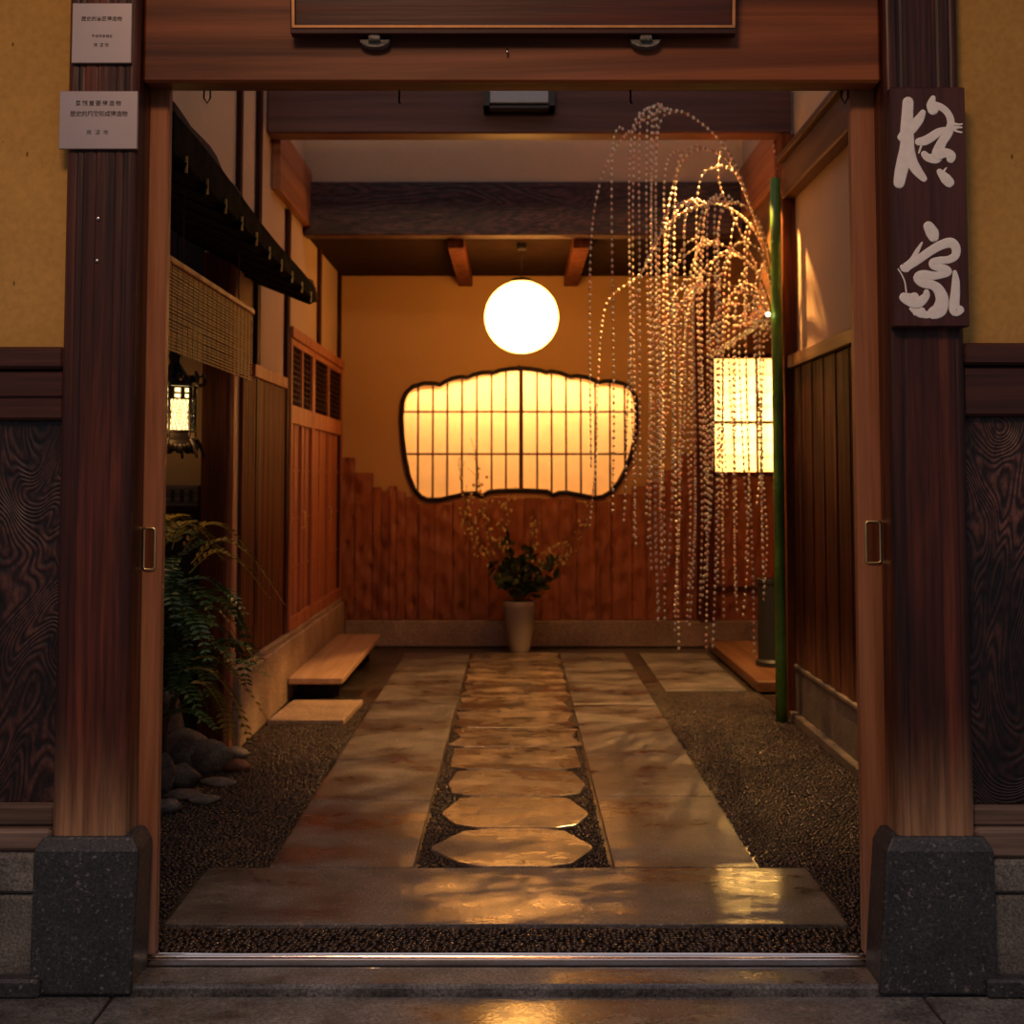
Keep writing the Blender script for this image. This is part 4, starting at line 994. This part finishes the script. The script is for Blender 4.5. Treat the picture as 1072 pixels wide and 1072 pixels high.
# ------------------------------------------------------------------ vase and flowers
vx, vy = x_at(544, 8.25), 8.25
m = MB(); m.lathe(vx, vy, [(.062, 0), (.066, .01), (.080, .08), (.098, .20), (.108, .29), (.110, .335), (.104, .335), (.098, .28), (.05, .05)], 36)
tag(m.build('vase', M['vase'], smooth=True), 'pale tapered floor vase before the back wall', 'vase')
e = empty('flower_arrangement', (vx, vy, .3), 'camellia leaves and yellow blossom sprays standing in pale floor vase', 'flowers')
def leafq(m, p, d, up, L, W):
    d = d.normalized(); s = d.cross(up); s = s.normalized() if s.length > 1e-4 else d.orthogonal().normalized(); nrm = s.cross(d)
    a = p; b_ = p+d*L*.35+s*W*.5+nrm*W*.12; c_ = p+d*L+nrm*(-W*.15); dd = p+d*L*.35-s*W*.5+nrm*W*.12; mid = p+d*L*.4; e1 = p+d*L*.72+s*W*.36+nrm*W*.06; e2 = p+d*L*.72-s*W*.36+nrm*W*.06
    m.add([a, b_, e1, c_, e2, dd, mid, p+d*L*.74], [(0,1,6), (1,2,7,6), (2,3,7), (0,6,5), (5,6,7,4), (4,7,3)])
def rv(): 
    while True:
        v = Vector((R.uniform(-1,1), R.uniform(-1,1), R.uniform(-1,1)))
        if .1 < v.length < 1: return v.normalized()
top = Vector((vx, vy, .33))
ends = [(512,590),(520,570),(532,560),(545,585),(560,592),(578,590),(583,605),(525,605),(555,575),(570,610),(540,600)]
for (x, y) in ends:
    q = Vector(at(x, y, 8.2+R.uniform(-.1, .08))); P = cat([top-Vector((0,0,.12)), top+Vector(((q.x-vx)*.35, 0, (q.z-.33)*.45)), q], 6)
    m = MB(); m.tube(P, .003, 5)
    for k in range(24):
        i = R.randrange(len(P)//2-1, len(P)); leafq(m, P[i], (rv()+Vector((0,-.2,.15))), rv(), R.uniform(.065, .095), R.uniform(.036, .05))
    m.build('leafy_branch', M['camel'], e, fixn=False)
bl = [[(540,620),(520,590),(500,560),(490,535),(484,510),(480,480)], [(540,620),(525,585),(512,560),(507,530),(500,500),(497,470)], [(542,620),(530,580),(525,555),(530,525)], [(545,620),(560,600),(580,585),(600,570),(612,548),(618,520)], [(545,620),(565,598),(585,588),(598,580)],
      [(540,620),(515,588),(497,565),(487,545)], [(545,620),(555,600),(575,580),(590,565)], [(545,620),(550,600),(557,570),(560,545)]]
for k, pts in enumerate(bl):
    P = cat(px3(pts, lambda t: 8.25-.12*t), 6)
    m = MB(); m.tube(P, [max(.0012, .004*(1-i/len(P))) for i in range(len(P))], 5)
    for q in range(9):
        i = R.randrange(len(P)//2, len(P)); d = (P[min(i+1, len(P)-1)]-P[i-1]).normalized()+rv()*.6; m.tube([P[i], P[i]+d*R.uniform(.04, .1)], .0012, 4)
    br = m.build('blossom_branch', M['stem'], e)
    m = MB()
    for q in range(36 if k not in (3, 4, 6) else 26):
        i = R.randrange(int(len(P)*.38), int(len(P)*(.82 if k in (0, 1) else 1.0))); c_ = P[i]+rv()*R.uniform(.01, .07); m.ball(c_, R.uniform(.006, .012), 1, 1, 1.2, 6, 5)
    o = m.build('blossoms', M['bloss'], br, smooth=True, fixn=False); lab(o, 'yellow blossoms'); o['kind'] = 'stuff'

# ------------------------------------------------------------------ fern and rocks
def frond(P, L0, mat, e, name='frond'):
    m = MB(); n = len(P); m.tube(P, [max(.0009, .0025*(1-.8*i/n)) for i in range(n)], 4)
    for i in range(2, n):
        t = (P[i]-P[i-1]).normalized(); f = i/n; L = L0*(1-abs(f-.45)*.9)*(1.0 if f < .8 else .8)
        side = t.cross(Vector((0,0,1))); side = side.normalized() if side.length > .15 else Vector((1,0,0))
        upn = side.cross(t)
        for sg in (-1, 1):
            d = side*sg*.95+t*.45+upn*.12+rv()*.08; leafq(m, P[i], d, upn, L*R.uniform(.85, 1.1), L*.36)
    return m.build(name, mat, e, fixn=False)
e = empty('fern', (-1.28, 4.75, 0), 'large arching dark green fern at left, growing over rocks', 'plant')
crowns = [Vector((-1.32, 4.75, .62)), Vector((-1.25, 4.85, .42)), Vector((-1.30, 4.65, .30)), Vector((-1.38, 4.8, .80))]
m = MB()
for c_ in crowns: m.tube(cat([Vector((-1.32, 4.76, -.02)), Vector((-1.33+R.uniform(-.03,.03), 4.76, c_.z*.5)), c_], 5), .010, 7)
m.build('stem', M['stem'], e, smooth=True)
def mk(c_, ang, L, lift, mat, l0=.05):
    d = Vector((math.cos(ang), math.sin(ang), 0)); pts = [c_]
    n = 17
    for i in range(1, n+1):
        t = i/n; pts.append(c_ + d*L*(t*.95-.12*t*t) + Vector((0,0, lift*math.sin(min(t*1.5, 1.4)*1.2) - L*.85*t**2.3)))
    frond(pts, l0, mat, e)
for k in range(70):
    c_ = crowns[[0,0,1,1,2,3][k % 6]] + rv()*.06; ang = R.uniform(-2.6, .9)
    L = R.uniform(.20, .34); d = Vector((math.cos(ang), math.sin(ang), 0)); pts = [c_]; lift = R.uniform(.02, .16); drop = R.uniform(.15, .55)
    for i in range(1, 16):
        t = i/15; pts.append(c_ + d*L*(t-.18*t*t) + Vector((0, 0, lift*math.sin(t*2.2) - L*drop*t**2.2)))
    frond(pts, R.uniform(.045, .062), M['leafd'], e)
for q, (pts, Y) in enumerate(([[(200,590),(228,566),(262,582),(297,632)], 4.7], [[(198,600),(225,578),(255,592),(283,628)], 4.85], [[(190,580),(210,552),(235,552),(262,578)], 4.95], [[(180,575),(190,550),(212,556),(232,585)], 4.6],
     [[(205,640),(228,628),(250,650),(264,692)], 4.75], [[(200,690),(226,690),(252,715),(279,752)], 4.7], [[(195,700),(222,704),(246,735),(262,778)], 4.6], [[(200,715),(216,718),(232,742),(240,772)], 4.5],
     [[(185,610),(215,606),(238,625),(252,655)], 4.6], [[(178,565),(172,548),(190,541),(205,556)], 4.8], [[(195,660),(225,655),(248,680),(258,715)], 4.85])):
    P = cat([at(x, y, Y+.05*i) for i, (x, y) in enumerate(pts)], 6); frond(P, .066, M['leafy'] if q not in (4, 8, 10) else M['leafd'], e)
def rock(c_, r, s, mat, lb, seed):
    rr = random.Random(seed); m = MB(); m.ball((0,0,0), 1, 1, 1, 1, 16, 11)
    ks = [(Vector((rr.uniform(-1,1), rr.uniform(-1,1), rr.uniform(-1,1))).normalized(), rr.uniform(.72, .95)) for _ in range(14)]
    vs = []
    for v in m.v:
        v = Vector(v)
        for n_, d in ks:
            t = v.dot(n_)
            if t > d: v = v - n_*(t-d)*.9
        vs.append((c_[0]+v.x*r*s[0], c_[1]+v.y*r*s[1], c_[2]+v.z*r*s[2]))
    m.v = vs; return tag(m.build('rock', mat, smooth=True), lb, 'rock')
rk = [((168,801), .115, (.75,.8,1.5), 'rock', 'tall upright brownish boulder at left beside door edge'),
      ((216,806), .085, (1.1,.8,.85), 'rock', 'rounded grey rock below the fern, largest of the low ones'),
      ((190,822), .062, (1.1,.8,.8), 'rock', 'smooth grey oval rock in front of the rounded one'),
      ((170,826), .062, (.7,.7,1.3), 'rock', 'narrow dark rock low beside the sliding door edge'),
      ((190,835), .055, (1.3,.8,.4), 'rock', 'flat grey stone in front of the oval rock'),
      ((212,839), .045, (1.35,.9,.45), 'rock', 'flat pale stone nearest the pebbles at left'),
      ((246,806), .048, (1.2,.9,.6), 'rockr', 'small reddish stone at the right end of rock pile'),
      ((226,820), .05, (1.5,.8,.35), 'rock', 'thin flat stone left of the reddish one'),
      ((243,792), .05, (1.3,.9,.6), 'rock', 'dark low stone behind the reddish one'),
      ((170,848), .05, (1.2,.9,.55), 'rock', 'dark squat stone at bottom left by the door'),
      ((186,805), .10, (1.2,1,.9), 'rock', 'dark broad rock under the fern stems')]
for i, ((x, y), r, s, mt, lb) in enumerate(rk):
    p = fl(x, y); rock((p[0], p[1]+r*s[1]*.6, r*s[2]*.8-.016), r, s, M[mt], lb, i+3)
# soil bed
m = MB(); vs = []; fs = []
for i in range(9):
    for j in range(14):
        x = -2.0+(.68*i/8); y = 3.9+1.35*j/13; h = .10*math.sin(min(1, (8-i)/3.5)*PI/2)*(max(0,math.sin(PI*j/13))**.5)+R.uniform(0, .012)
        vs.append((x, y, -.011+h*(1 if i < 8 else 0)))
for i in range(8):
    for j in range(13): fs.append((i*14+j, (i+1)*14+j, (i+1)*14+j+1, i*14+j+1))
m.add(vs, fs); tag(m.build('soil_bed', M['mortar'], smooth=True), 'dark soil bed beneath the fern and rocks', 'soil', kind='stuff')

# ------------------------------------------------------------------ daylight and street light
w = bpy.data.worlds.new('world'); scene.world = w; w.use_nodes = True; bg = w.node_tree.nodes['Background']
wt = w.node_tree; tc = wt.nodes.new('ShaderNodeTexCoord'); sx = wt.nodes.new('ShaderNodeSeparateXYZ'); wr = wt.nodes.new('ShaderNodeValToRGB')
wt.links.new(tc.outputs['Generated'], sx.inputs[0]); wt.links.new(sx.outputs[2], wr.inputs[0]); wt.links.new(wr.outputs[0], bg.inputs[0])
wr.color_ramp.elements[0].position = .0; wr.color_ramp.elements[0].color = (.20, .20, .24, 1); wr.color_ramp.elements[1].position = .75; wr.color_ramp.elements[1].color = (.92, .84, .92, 1)
bg.inputs[1].default_value = .40
area('street_lamp', (-.5, .2, 3.6), (math.radians(38), 0, math.radians(-6)), .8, .5, 37, (1, .58, .30))
vs_ = scene.view_settings; scene.display_settings.display_device = 'sRGB'
vs_.view_transform = 'Standard'; vs_.look = 'None'; vs_.exposure = 0; vs_.gamma = 1; vs_.use_curve_mapping = False
